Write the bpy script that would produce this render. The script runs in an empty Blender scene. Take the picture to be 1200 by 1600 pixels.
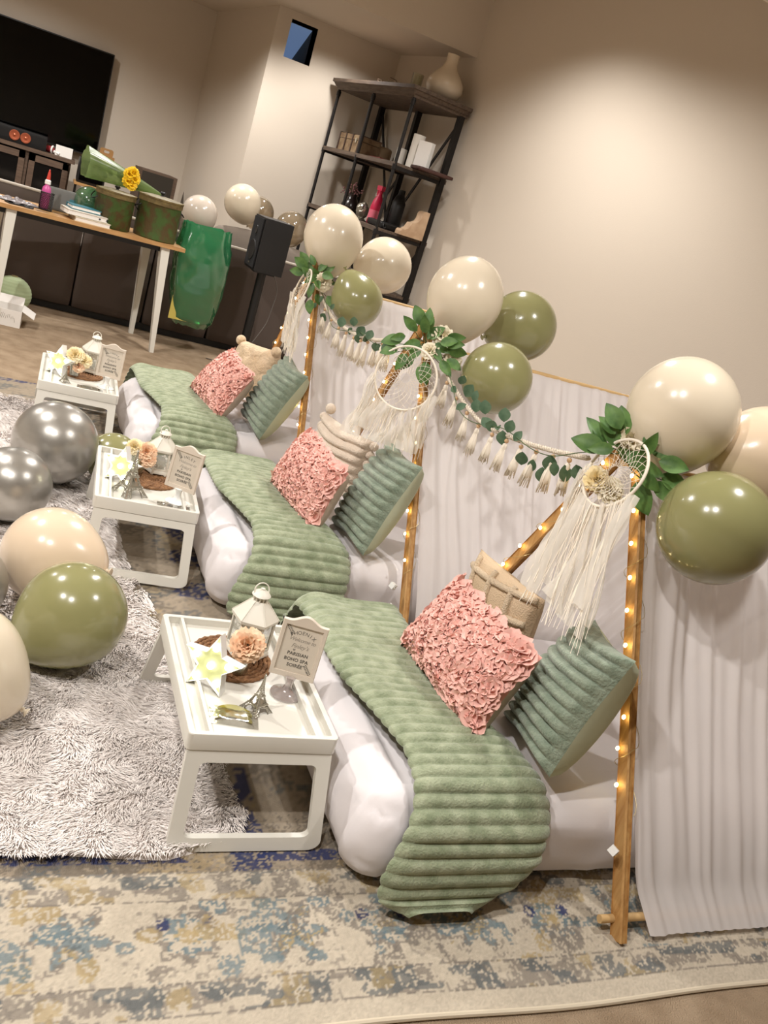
import bpy, bmesh, math, random
import numpy as np
from mathutils import Vector, Matrix, noise

random.seed(7)
RNG = np.random.default_rng(7)
SC = bpy.context.scene
COL = SC.collection
PI = math.pi

# ------------------------------------------------------------------ camera
cam_d = bpy.data.cameras.new('camera')
cam = bpy.data.objects.new('camera', cam_d)
COL.objects.link(cam)
cam_d.sensor_fit = 'AUTO'
cam_d.sensor_width = 36.0
cam_d.lens = 1347.0 / 1600.0 * 36.0
cam_d.clip_start = 0.05
_r = Vector((0.8958576, -0.33054445, 0.29695037))
_d = Vector((0.14900376, -0.40612129, -0.90158936))
_f = Vector((0.41861323, 0.85194241, -0.31457448))
cam.matrix_world = Matrix(((_r.x, -_d.x, -_f.x, 0.0),
                           (_r.y, -_d.y, -_f.y, 0.0),
                           (_r.z, -_d.z, -_f.z, 1.4389),
                           (0, 0, 0, 1)))
SC.camera = cam

# ------------------------------------------------------------------ world, exposure
w = bpy.data.worlds.new('world')
SC.world = w
w.use_nodes = True
w.node_tree.nodes['Background'].inputs[0].default_value = (0.75, 0.82, 1.0, 1)
w.node_tree.nodes['Background'].inputs[1].default_value = 0.25
SC.view_settings.view_transform = 'Standard'
SC.view_settings.look = 'None'
SC.view_settings.gamma = 1.0
SC.view_settings.use_curve_mapping = False
SC.view_settings.exposure = -0.40
try:
    SC.cycles.use_denoising = True
    SC.cycles.max_bounces = 8
    SC.cycles.diffuse_bounces = 4
    SC.cycles.transparent_max_bounces = 16
    SC.cycles.sample_clamp_indirect = 4.0
    SC.cycles.caustics_reflective = False
    SC.cycles.caustics_refractive = False
except Exception:
    pass

# recessed ceiling lamps, then two unseen fill lamps: (x, y, z of ceiling, watts)
LAMPS = [(2.05, 1.55, 2.81, 29, 155), (1.95, 4.7, 3.30, 54, 150), (2.45, 5.5, 3.30, 27, 142), (-1.3, 4.0, 3.30, 80, 155),
         (-1.5, 1.1, 3.30, 66, 155), (-0.5, 0.5, 3.30, 52, 155), (1.15, 7.75, 2.81, 34, 150), (-0.5, 8.7, 2.81, 46, 155), (2.25, 7.95, 2.81, 15, 150), (-2.4, 6.6, 3.30, 56, 155)]  # last two are added: one brightens shelf and back wall, one fills the room
LAMP_COL = (1.0, 0.965, 0.93)

# ------------------------------------------------------------------ helpers
def lin(c):
    return tuple(((v / 255.0) / 12.92 if v / 255.0 <= 0.04045 else ((v / 255.0 + 0.055) / 1.055) ** 2.4) for v in c)


class MB:
    """collects shapes into one mesh"""
    def __init__(self):
        self.v, self.f, self.n = [], [], 0

    def add(self, verts, faces):
        verts = np.asarray(verts, float).reshape(-1, 3)
        self.v.append(verts)
        n = self.n
        self.f.extend([tuple(int(i) + n for i in f) for f in faces])
        self.n += len(verts)
        return self

    def box(self, c, s, M=None):
        x, y, z = (a / 2 for a in s)
        p = np.array([(-x, -y, -z), (x, -y, -z), (x, y, -z), (-x, y, -z), (-x, -y, z), (x, -y, z), (x, y, z), (-x, y, z)])
        if M is not None:
            p = p @ np.array(M)[:3, :3].T
        p = p + np.array(c)
        return self.add(p, [(0, 3, 2, 1), (4, 5, 6, 7), (0, 1, 5, 4), (1, 2, 6, 5), (2, 3, 7, 6), (3, 0, 4, 7)])

    def bar(self, a, b, wx, wy, up=(0, 0, 1)):
        a, b = Vector(a), Vector(b)
        d = (b - a)
        L = d.length
        d.normalize()
        up = Vector(up)
        s = d.cross(up)
        if s.length < 1e-4:
            s = d.cross(Vector((1, 0, 0)))
        s.normalize()
        t = s.cross(d).normalized()
        M = Matrix((s, d, t)).transposed()
        return self.box((a + b) / 2, (wx, L, wy), M)

    def tube(self, pts, r, n=8, cap=True, closed=False):
        P = np.asarray(pts, float)
        m = len(P)
        r = np.full(m, r) if np.isscalar(r) else np.asarray(r, float)
        T = np.gradient(P, axis=0) if not closed else (np.roll(P, -1, 0) - np.roll(P, 1, 0))
        T /= np.linalg.norm(T, axis=1)[:, None] + 1e-12
        ref = np.array([0, 0, 1.0]) if abs(T[0, 2]) < 0.9 else np.array([1.0, 0, 0])
        u = np.cross(T[0], ref)
        u /= np.linalg.norm(u)
        V = []
        for i in range(m):
            u = u - T[i] * (u @ T[i])
            u /= np.linalg.norm(u) + 1e-12
            b = np.cross(T[i], u)
            a = np.linspace(0, 2 * PI, n, endpoint=False)
            V.append(P[i] + r[i] * (np.cos(a)[:, None] * u + np.sin(a)[:, None] * b))
        F = []
        for i in range(m if closed else m - 1):
            j = (i + 1) % m
            for k in range(n):
                l = (k + 1) % n
                F.append((i * n + k, i * n + l, j * n + l, j * n + k))
        if cap and not closed:
            F.append(tuple(range(n))[::-1])
            F.append(tuple((m - 1) * n + k for k in range(n)))
        return self.add(np.concatenate(V), F)

    def lathe(self, prof, n=24, c=(0, 0, 0), M=None):
        prof = np.asarray(prof, float)
        a = np.linspace(0, 2 * PI, n, endpoint=False)
        V = np.stack([np.outer(prof[:, 0], np.cos(a)), np.outer(prof[:, 0], np.sin(a)), np.repeat(prof[:, 1][:, None], n, 1)], 2).reshape(-1, 3)
        F = []
        for i in range(len(prof) - 1):
            for k in range(n):
                l = (k + 1) % n
                F.append((i * n + k, i * n + l, (i + 1) * n + l, (i + 1) * n + k))
        if prof[0, 0] > 1e-5:
            F.append(tuple(range(n))[::-1])
        if prof[-1, 0] > 1e-5:
            F.append(tuple((len(prof) - 1) * n + k for k in range(n)))
        if M is not None:
            V = V @ np.array(M)[:3, :3].T
        return self.add(V + np.array(c), F)

    def ell(self, c, r, nu=16, nv=10, M=None):
        t = np.linspace(0, PI, nv + 1)
        p = np.stack([np.sin(t), -np.cos(t)], 1)
        p[0, 0] = p[-1, 0] = 1e-6
        m = MB().lathe(p, nu)
        r = (r, r, r) if np.isscalar(r) else r
        V = m.v[0] * np.array(r)
        if M is not None:
            V = V @ np.array(M)[:3, :3].T
        return self.add(V + np.array(c), m.f)

    def grid(self, P, cu=False, cv=False, flip=False):
        P = np.asarray(P, float)
        nu, nv = P.shape[:2]
        F = []
        for i in range(nu if cu else nu - 1):
            a = (i + 1) % nu
            for j in range(nv if cv else nv - 1):
                b = (j + 1) % nv
                q = (i * nv + j, a * nv + j, a * nv + b, i * nv + b)
                F.append(q[::-1] if flip else q)
        return self.add(P.reshape(-1, 3), F)

    def prism(self, poly, z0, z1, M=None, off=(0, 0, 0)):
        """extrude an xy polygon between z0 and z1"""
        n = len(poly)
        V = np.array([(x, y, z0) for x, y in poly] + [(x, y, z1) for x, y in poly])
        if M is not None:
            V = V @ np.array(M)[:3, :3].T
        F = [tuple(range(n))[::-1], tuple(range(n, 2 * n))] + [(i, (i + 1) % n, (i + 1) % n + n, i + n) for i in range(n)]
        return self.add(V + np.array(off), F)

    def mesh(self, name, smooth=40, weld=False):
        me = bpy.data.meshes.new(name)
        V = np.concatenate(self.v) if self.v else np.zeros((0, 3))
        me.from_pydata(V.tolist(), [], self.f)
        if weld:
            bm = bmesh.new()
            bm.from_mesh(me)
            bmesh.ops.remove_doubles(bm, verts=bm.verts, dist=1e-5)
            bm.to_mesh(me)
            bm.free()
        me.update()
        if smooth:
            me.polygons.foreach_set('use_smooth', [True] * len(me.polygons))
            if smooth < 180:
                me.set_sharp_from_angle(angle=math.radians(smooth))
        return me


def obj(name, mb, mat, parent=None, smooth=40, loc=None, rot=None, scale=None, kind=None, label=None, weld=False, mw=None):
    me = mb.mesh(name, smooth, weld) if isinstance(mb, MB) else mb
    if mat is not None and not me.materials:
        me.materials.append(mat)
    o = bpy.data.objects.new(name, me)
    COL.objects.link(o)
    if mw is not None:
        o.matrix_local = mw
    if loc is not None:
        o.location = loc
    if rot is not None:
        o.rotation_euler = rot
    if scale is not None:
        o.scale = (scale,) * 3 if np.isscalar(scale) else scale
    if parent is not None:
        o.parent = parent
    if kind:
        o['kind'] = kind
    if label:
        o['label'] = label
    return o


def thing(name, label, cat, loc=(0, 0, 0), rotz=0.0, group=None, parent=None):
    o = bpy.data.objects.new(name, None)
    COL.objects.link(o)
    o.empty_display_size = 0.05
    o.location = loc
    o.rotation_euler = (0, 0, rotz)
    return tag(o, label, cat, group)


def tag(o, label, cat, group=None):
    o['label'] = label
    o['category'] = cat
    if group:
        o['group'] = group
    return o


def copy_tree(o, parent=None):
    c = o.copy()
    COL.objects.link(c)
    if parent is not None:
        c.parent = parent
        c.matrix_parent_inverse = o.matrix_parent_inverse
    for ch in list(o.children):
        copy_tree(ch, c)
    return c


def struct(name, mb, mat, smooth=0, parent=None):
    o = obj(name, mb, mat, parent, smooth)
    o['kind'] = 'structure'
    return o


def nz(p, s=1.0):
    return noise.noise(Vector(p) * s)


# ------------------------------------------------------------------ materials
MATS = {}


def M(name, col, rough=0.6, metal=0.0, spec=0.5, bump=0.0, bscale=60.0, col2=None, vscale=6.0, vdet=4.0, lo=0.35, hi=0.65,
      emit=0.0, ecol=None, sheen=0.0, coat=0.0, stretch=None, bdist=0.01):
    if name in MATS:
        return MATS[name]
    m = bpy.data.materials.new(name)
    m.use_nodes = True
    nt = m.node_tree
    b = nt.nodes['Principled BSDF']
    b.inputs['Base Color'].default_value = (*lin(col), 1)
    b.inputs['Roughness'].default_value = rough
    b.inputs['Metallic'].default_value = metal
    b.inputs['Specular IOR Level'].default_value = spec
    b.inputs['Sheen Weight'].default_value = sheen
    b.inputs['Coat Weight'].default_value = coat
    b.inputs['Coat Roughness'].default_value = 0.08
    if emit:
        b.inputs['Emission Color'].default_value = (*lin(ecol or col), 1)
        b.inputs['Emission Strength'].default_value = emit
    if col2 or bump:
        tc = nt.nodes.new('ShaderNodeTexCoord')
        vec = tc.outputs['Object']
        if stretch:
            mp = nt.nodes.new('ShaderNodeMapping')
            mp.inputs['Scale'].default_value = stretch
            nt.links.new(vec, mp.inputs[0])
            vec = mp.outputs[0]
        if col2:
            n = nt.nodes.new('ShaderNodeTexNoise')
            n.inputs['Scale'].default_value = vscale
            n.inputs['Detail'].default_value = vdet
            nt.links.new(vec, n.inputs['Vector'])
            r = nt.nodes.new('ShaderNodeValToRGB')
            r.color_ramp.elements[0].position = lo
            r.color_ramp.elements[1].position = hi
            r.color_ramp.elements[0].color = (*lin(col), 1)
            r.color_ramp.elements[1].color = (*lin(col2), 1)
            nt.links.new(n.outputs[0], r.inputs[0])
            nt.links.new(r.outputs[0], b.inputs['Base Color'])
        if bump:
            n2 = nt.nodes.new('ShaderNodeTexNoise')
            n2.inputs['Scale'].default_value = bscale
            n2.inputs['Detail'].default_value = 4
            nt.links.new(vec, n2.inputs['Vector'])
            bp = nt.nodes.new('ShaderNodeBump')
            bp.inputs['Strength'].default_value = bump
            bp.inputs['Distance'].default_value = bdist
            nt.links.new(n2.outputs[0], bp.inputs['Height'])
            nt.links.new(bp.outputs[0], b.inputs['Normal'])
    MATS[name] = m
    return m


def M_sheer(name, col, transp, transl, bscale=300.0, holes=None):
    """thin woven cloth: diffuse + translucent + see-through gaps"""
    m = bpy.data.materials.new(name)
    m.use_nodes = True
    nt = m.node_tree
    nt.nodes.remove(nt.nodes['Principled BSDF'])
    out = nt.nodes['Material Output']
    d = nt.nodes.new('ShaderNodeBsdfDiffuse')
    t = nt.nodes.new('ShaderNodeBsdfTranslucent')
    x = nt.nodes.new('ShaderNodeBsdfTransparent')
    d.inputs[0].default_value = t.inputs[0].default_value = (*lin(col), 1)
    m1 = nt.nodes.new('ShaderNodeMixShader')
    m1.inputs[0].default_value = transl
    nt.links.new(d.outputs[0], m1.inputs[1])
    nt.links.new(t.outputs[0], m1.inputs[2])
    m2 = nt.nodes.new('ShaderNodeMixShader')
    m2.inputs[0].default_value = transp
    if holes:
        tc = nt.nodes.new('ShaderNodeTexCoord')
        mp = nt.nodes.new('ShaderNodeMapping')
        mp.inputs['Scale'].default_value = holes
        nt.links.new(tc.outputs['Object'], mp.inputs[0])
        n = nt.nodes.new('ShaderNodeTexNoise')
        n.inputs['Scale'].default_value = 1.0
        n.inputs['Detail'].default_value = 3
        nt.links.new(mp.outputs[0], n.inputs['Vector'])
        r = nt.nodes.new('ShaderNodeMapRange')
        r.inputs[1].default_value = 0.42
        r.inputs[2].default_value = 0.58
        r.inputs[3].default_value = max(0, transp - 0.3)
        r.inputs[4].default_value = min(1, transp + 0.3)
        nt.links.new(n.outputs[0], r.inputs[0])
        nt.links.new(r.outputs[0], m2.inputs[0])
    nt.links.new(m1.outputs[0], m2.inputs[1])
    nt.links.new(x.outputs[0], m2.inputs[2])
    nt.links.new(m2.outputs[0], out.inputs[0])
    return m


def M_glass(name, tint=(255, 255, 255), gloss=0.12, rough=0.03, solid=None, solid_w=0.0):
    """thin pane or film: see-through with a mirror sheen that grows to the rim"""
    m = bpy.data.materials.new(name)
    m.use_nodes = True
    nt = m.node_tree
    nt.nodes.remove(nt.nodes['Principled BSDF'])
    out = nt.nodes['Material Output']
    x = nt.nodes.new('ShaderNodeBsdfTransparent')
    x.inputs[0].default_value = (*lin(tint), 1)
    g = nt.nodes.new('ShaderNodeBsdfGlossy')
    g.inputs['Roughness'].default_value = rough
    lw = nt.nodes.new('ShaderNodeLayerWeight')
    lw.inputs[0].default_value = 0.35
    mr = nt.nodes.new('ShaderNodeMapRange')
    mr.inputs[3].default_value = gloss * 0.5
    mr.inputs[4].default_value = min(1, gloss * 5)
    nt.links.new(lw.outputs['Facing'], mr.inputs[0])
    mx = nt.nodes.new('ShaderNodeMixShader')
    nt.links.new(mr.outputs[0], mx.inputs[0])
    base = x.outputs[0]
    if solid:
        d = nt.nodes.new('ShaderNodeBsdfDiffuse')
        d.inputs[0].default_value = (*lin(solid), 1)
        t = nt.nodes.new('ShaderNodeBsdfTranslucent')
        t.inputs[0].default_value = (*lin(solid), 1)
        md = nt.nodes.new('ShaderNodeMixShader')
        nt.links.new(d.outputs[0], md.inputs[1])
        nt.links.new(t.outputs[0], md.inputs[2])
        ms = nt.nodes.new('ShaderNodeMixShader')
        ms.inputs[0].default_value = solid_w
        nt.links.new(x.outputs[0], ms.inputs[1])
        nt.links.new(md.outputs[0], ms.inputs[2])
        base = ms.outputs[0]
    nt.links.new(base, mx.inputs[1])
    nt.links.new(g.outputs[0], mx.inputs[2])
    nt.links.new(mx.outputs[0], out.inputs[0])
    return m


def M_print(name, rough=0.95, bump=0.5, bscale=500.0):
    """colour woven into the pile, read from the mesh's own colour layer"""
    m = bpy.data.materials.new(name)
    m.use_nodes = True
    nt = m.node_tree
    b = nt.nodes['Principled BSDF']
    b.inputs['Roughness'].default_value = rough
    b.inputs['Specular IOR Level'].default_value = 0.1
    a = nt.nodes.new('ShaderNodeAttribute')
    a.attribute_name = 'print'
    nt.links.new(a.outputs['Color'], b.inputs['Base Color'])
    tc = nt.nodes.new('ShaderNodeTexCoord')
    n = nt.nodes.new('ShaderNodeTexNoise')
    n.inputs['Scale'].default_value = bscale
    nt.links.new(tc.outputs['Object'], n.inputs['Vector'])
    bp = nt.nodes.new('ShaderNodeBump')
    bp.inputs['Strength'].default_value = bump
    bp.inputs['Distance'].default_value = 0.004
    nt.links.new(n.outputs[0], bp.inputs['Height'])
    nt.links.new(bp.outputs[0], b.inputs['Normal'])
    return m


m_wall = M('wall_paint', (208, 197, 182), 0.9, spec=0.15, bump=0.06, bscale=120)
m_ceil = M('ceiling_paint', (214, 203, 186), 0.92, spec=0.1)
m_carpet = M('carpet', (150, 130, 107), 0.98, spec=0.05, bump=0.7, bscale=260, col2=(170, 150, 126), vscale=9)
m_white = M('white_lacquer', (214, 211, 201), 0.38, spec=0.4)
m_whitemetal = M('white_enamel', (224, 220, 207), 0.45)
m_sheet = M('white_sheet', (224, 219, 220), 0.85, spec=0.2, bump=0.05, bscale=40)
m_wood = M('pine', (192, 150, 94), 0.55, col2=(168, 122, 68), vscale=9, vdet=5, stretch=(9, 9, 0.7), bump=0.1, bscale=20)
m_dowel = M('pale_dowel', (205, 170, 118), 0.6)
m_cream = M('cream_latex', (222, 209, 186), 0.22, spec=0.5, coat=0.25)
m_blush = M('blush_latex', (224, 203, 176), 0.22, spec=0.5, coat=0.25)
m_olive = M('olive_latex', (140, 138, 94), 0.2, spec=0.55, coat=0.3)
m_silver = M('silver_latex', (168, 165, 158), 0.3, metal=0.65, coat=0.3)
m_sage_plush = M('sage_plush', (132, 143, 114), 0.9, spec=0.1, sheen=0.35, bump=0.6, bscale=170, col2=(164, 172, 144), vscale=26, bdist=0.006)
m_teal_plush = M('grey_green_plush', (124, 138, 120), 0.92, spec=0.1, sheen=0.35, bump=0.8, bscale=150, col2=(146, 158, 140), vscale=30, bdist=0.006)
m_green_back = M('smooth_green_backing', (192, 198, 172), 0.75, spec=0.25, bump=0.1, bscale=40)
m_pink = M('pink_chiffon', (242, 192, 180), 0.8, spec=0.15, sheen=0.2)
m_pink_base = M('pink_backing', (232, 170, 158), 0.85, spec=0.1)
m_pink_back = M('pale_pink_backing', (206, 184, 168), 0.85, spec=0.1)
m_beige = M('beige_tufted', (212, 188, 158), 0.95, spec=0.1, bump=0.6, bscale=200)
m_beige_tuft = M('beige_pile', (224, 202, 172), 0.95, spec=0.1, bump=0.9, bscale=220, sheen=0.2)
m_ivory = M('ivory_plush', (226, 210, 192), 0.95, spec=0.1, bump=0.7, bscale=180, sheen=0.3)
m_fuzzy = M('fuzzy_beige', (206, 180, 146), 0.95, spec=0.1, bump=1.0, bscale=70, sheen=0.3, col2=(226, 203, 172), vscale=14)
m_fur = M('white_shag', (240, 233, 228), 0.95, spec=0.1)
m_leaf = M('green_leaf', (58, 92, 42), 0.5, spec=0.4, col2=(92, 126, 62), vscale=30)
m_euc = M('eucalyptus_leaf', (66, 92, 68), 0.6, spec=0.3, col2=(92, 114, 88), vscale=30)
m_stem = M('green_stem', (70, 92, 50), 0.6)
m_rose = M('cream_rose', (238, 228, 202), 0.8)
m_peach = M('peach_petal', (240, 190, 150), 0.8, col2=(250, 222, 190), vscale=25)
m_yellowp = M('pale_yellow_petal', (240, 218, 160), 0.8, col2=(250, 236, 200), vscale=25)
m_rope = M('cotton_rope', (218, 206, 188), 0.95, spec=0.1, bump=0.8, bscale=150)
m_bead = M('wood_bead', (206, 170, 130), 0.6)
m_cotton = M('cotton_fringe', (234, 224, 208), 0.95, spec=0.1)
m_rattan = M('woven_seagrass', (156, 114, 76), 0.8, bump=0.9, bscale=160, col2=(120, 84, 54), vscale=60, bdist=0.006)
m_bulb = M('warm_bulb', (255, 226, 150), 0.4, emit=30.0, ecol=(255, 228, 160))
m_led = M('cool_led', (255, 255, 240), 0.4, emit=12.0, ecol=(255, 252, 232))
m_starface = M('backlit_star_face', (172, 175, 128), 0.6, emit=0.10, ecol=(240, 240, 170))
m_wire = M('copper_wire', (190, 170, 120), 0.4, metal=0.6)
m_plain_white = M('white_plastic', (236, 236, 232), 0.35)
m_black = M('black_plastic', (14, 14, 15), 0.45)
m_blackmetal = M('black_iron', (30, 27, 26), 0.5, metal=0.4, bump=0.2, bscale=80)
m_screen = M('tv_screen', (2, 2, 2), 0.06, spec=0.3)
m_darkwood = M('dark_weathered_wood', (72, 58, 48), 0.7, col2=(98, 82, 68), vscale=7, stretch=(8, 1.2, 8), bump=0.2, bscale=30)
m_console = M('console_wood', (84, 66, 54), 0.6, col2=(104, 84, 68), vscale=6, stretch=(1, 6, 8))
m_sofa = M('taupe_sofa_fabric', (88, 78, 72), 0.95, spec=0.1, bump=0.35, bscale=420, bdist=0.004)
m_cushion = M('grey_cushion_fabric', (132, 122, 112), 0.95, spec=0.1, bump=0.3, bscale=300, bdist=0.004)
m_desk = M('oak_desktop', (190, 148, 96), 0.5, col2=(168, 126, 78), vscale=6, stretch=(1.2, 9, 9))
m_tin = M('green_rusted_tin', (70, 96, 46), 0.55, metal=0.2, bump=0.3, bscale=30, col2=(84, 70, 40), vscale=16, vdet=9, lo=0.42, hi=0.60)
m_tinrust = M('rusted_rim', (92, 76, 46), 0.6, metal=0.3, col2=(120, 104, 62), vscale=30)
m_paper = M('white_paper', (232, 228, 222), 0.85)
m_ink = M('grey_ink', (92, 88, 80), 0.8)
m_ink_soft = M('soft_script_ink', (150, 143, 132), 0.8)
m_ceramic = M('cream_ceramic', (216, 202, 180), 0.25, spec=0.5)
m_wax = M('white_wax', (222, 216, 206), 0.6)
m_pinkbottle = M('magenta_plastic', (196, 26, 72), 0.35)
m_steel = M('silver_metal', (190, 186, 174), 0.3, metal=0.9)
m_gold = M('gold_green_gel', (138, 130, 40), 0.35, spec=0.6, coat=0.5)
m_brownbox = M('kraft_board', (150, 112, 66), 0.85)
m_navy = M('window_well', (96, 94, 86), 0.9)
m_copper = M('copper_cone', (190, 104, 74), 0.35, metal=0.6)
m_lantern = M('mint_paper', (160, 174, 136), 0.85)
m_curtain = M_sheer('white_voile', (240, 235, 233), 0.08, 0.35)
m_lace = M_sheer('gauze_lace', (246, 241, 232), 0.34, 0.4)
m_pane = M_glass('clear_glass', (244, 248, 244), 0.14)
m_bag = M_glass('green_film', (92, 160, 110), 0.16, 0.12, solid=(70, 156, 106), solid_w=0.6)
m_wrap = M_glass('green_cellophane', (206, 220, 180), 0.03, 0.3, solid=(150, 172, 112), solid_w=0.5)
m_mint = M_glass('mint_latex', (140, 190, 150), 0.16, 0.08, solid=(120, 172, 132), solid_w=0.6)
m_clearbal = M_glass('clear_balloon', (214, 200, 176), 0.16, 0.08, solid=(196, 180, 154), solid_w=0.6)
m_film = M_glass('clear_film', (252, 252, 250), 0.2, 0.1)
m_acrylic = M_glass('frosted_acrylic', (250, 244, 244), 0.2, 0.08, solid=(238, 228, 226), solid_w=0.5)
m_tumbler = M_glass('tumbler_glass', (236, 238, 228), 0.22, 0.02)
m_rug = M_print('rug_pile')

# ------------------------------------------------------------------ room shell
YAW = math.radians(10)
WY = Vector((-math.sin(YAW), math.cos(YAW), 0))      # run of the right wall
WP = Vector((3.15, 7.16, 0))                         # a point on it


def wall_x(y):
    return WP.x + (y - WP.y) * WY.x / WY.y


H1, H2 = 3.30, 2.81
YS, YB, YT = 7.35, 8.60, 10.40                       # soffit front, back wall, TV wall
CX = 1.70                                            # outer corner of the jog
struct('floor', MB().box((0.2, 3.7, -0.05), (9.6, 14.6, 0.1)), m_carpet)
# right wall (a slab of real thickness)
mb = MB()
y0, y1 = -3.2, 8.75
mb.prism([(wall_x(y0), y0), (wall_x(y0) + 0.2, y0), (wall_x(y1) + 0.2, y1), (wall_x(y1), y1)], 0, 3.4)
struct('wall_right', mb, m_wall)
# back wall with the window well opening
wx0, wx1, wz0, wz1 = 1.83, 2.08, 2.43, 2.745
mb = MB()
xr = wall_x(YB) + 0.05
for (a, b, c, d) in ((CX, wx0, 0, 3.3), (wx1, xr, 0, 3.3), (wx0, wx1, 0, wz0), (wx0, wx1, wz1, 3.3)):
    mb.box(((a + b) / 2, YB + 0.1, (c + d) / 2), (b - a, 0.2, d - c))
struct('wall_back', mb, m_wall)
mb = MB()
mb.prism([(CX, YB + 0.001), (CX + 0.13, YB + 0.001), (CX - 0.14, YT + 0.1), (CX - 0.27, YT + 0.1)], 0, 3.0)
struct('wall_jog', mb, m_wall)
struct('wall_tv', MB().box((-1.4, YT + 0.1, 1.6), (6.2, 0.2, 3.3)), m_wall)
struct('wall_left', MB().box((-4.4, 3.7, 1.7), (0.2, 14.0, 3.4)), m_wall)
struct('wall_front', MB().box((0.2, -3.3, 1.7), (9.6, 0.2, 3.4)), m_wall)
struct('ceiling', MB().box((0.2, 2.1, H1 + 0.05), (9.6, 10.7, 0.1)), m_ceil)
struct('trim_1', MB().box((-0.4, (YS + YT) / 2 + 0.1, H2 + 0.35), (8.2, YT - YS + 0.2, 0.7)), m_wall)
struct('trim_2', MB().box((2.5, 0.25, H2 + 0.25), (4.4, 6.9, 0.5)), m_wall)
struct('baseboard_back', MB().box(((CX + xr) / 2, YB - 0.008, 0.06), (xr - CX, 0.016, 0.12)), m_white)
struct('baseboard_tv', MB().box((-1.5, YT - 0.008, 0.06), (5.8, 0.016, 0.12)), m_white)
# window well: a deep reveal with a pane that leans into the room at its head
mb = MB()
dp = 1.1
mb.box((wx0 - 0.01, YB + 0.01 + dp / 2, (wz0 + wz1) / 2), (0.02, dp, wz1 - wz0))
mb.box(((wx0 + wx1) / 2, YB + 0.01 + dp / 2, wz1 + 0.01), (wx1 - wx0 + 0.04, dp, 0.02))
mb.box(((wx0 + wx1) / 2, YB + 0.01 + dp / 2, wz0 - 0.01), (wx1 - wx0 + 0.04, dp, 0.02))
win = struct('window_1', mb, m_wall)
struct('window_reveal', MB().box((wx1 + 0.01, YB + 0.01 + dp / 2, (wz0 + wz1) / 2), (0.02, dp, wz1 - wz0)), m_navy, parent=win)
sky_m = M('evening_pane', (120, 150, 205), 0.9, emit=0.5, ecol=(128, 156, 200))
struct('window_pane', MB().add([(wx0, YB + 0.98, wz0), (wx1, YB + 0.98, wz0), (wx1, YB + 0.22, wz1), (wx0, YB + 0.22, wz1)], [(0, 1, 2, 3)]), sky_m, parent=win)

# recessed ceiling lamps and the two added fill lamps (each lamp's light is part of its builder)
for i, (x, y, z, W, ang) in enumerate(LAMPS):
    d = bpy.data.lights.new('ceiling_and_fill_light', 'SPOT')
    d.energy = W * 5.0
    d.color = LAMP_COL
    d.shadow_soft_size = 0.06
    d.spot_size = math.radians(ang)
    d.spot_blend = 0.6
    lo = bpy.data.objects.new('ceiling_and_fill_light', d)
    COL.objects.link(lo)
    lo.location = (x, y, z - 0.03)

# ------------------------------------------------------------------ patterned rug
def vnoise(x, y, s, seed):
    x, y = x * s, y * s
    xi, yi = np.floor(x).astype(np.int64), np.floor(y).astype(np.int64)
    fx, fy = x - xi, y - yi
    fx, fy = fx * fx * (3 - 2 * fx), fy * fy * (3 - 2 * fy)

    def h(a, b):
        n = (a * 374761393 + b * 668265263 + seed * 974634777) & 0xffffffff
        n = ((n ^ (n >> 13)) * 1274126177) & 0xffffffff
        return ((n ^ (n >> 16)) & 0xffff) / 65535.0
    return (h(xi, yi) * (1 - fx) + h(xi + 1, yi) * fx) * (1 - fy) + (h(xi, yi + 1) * (1 - fx) + h(xi + 1, yi + 1) * fx) * fy


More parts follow.
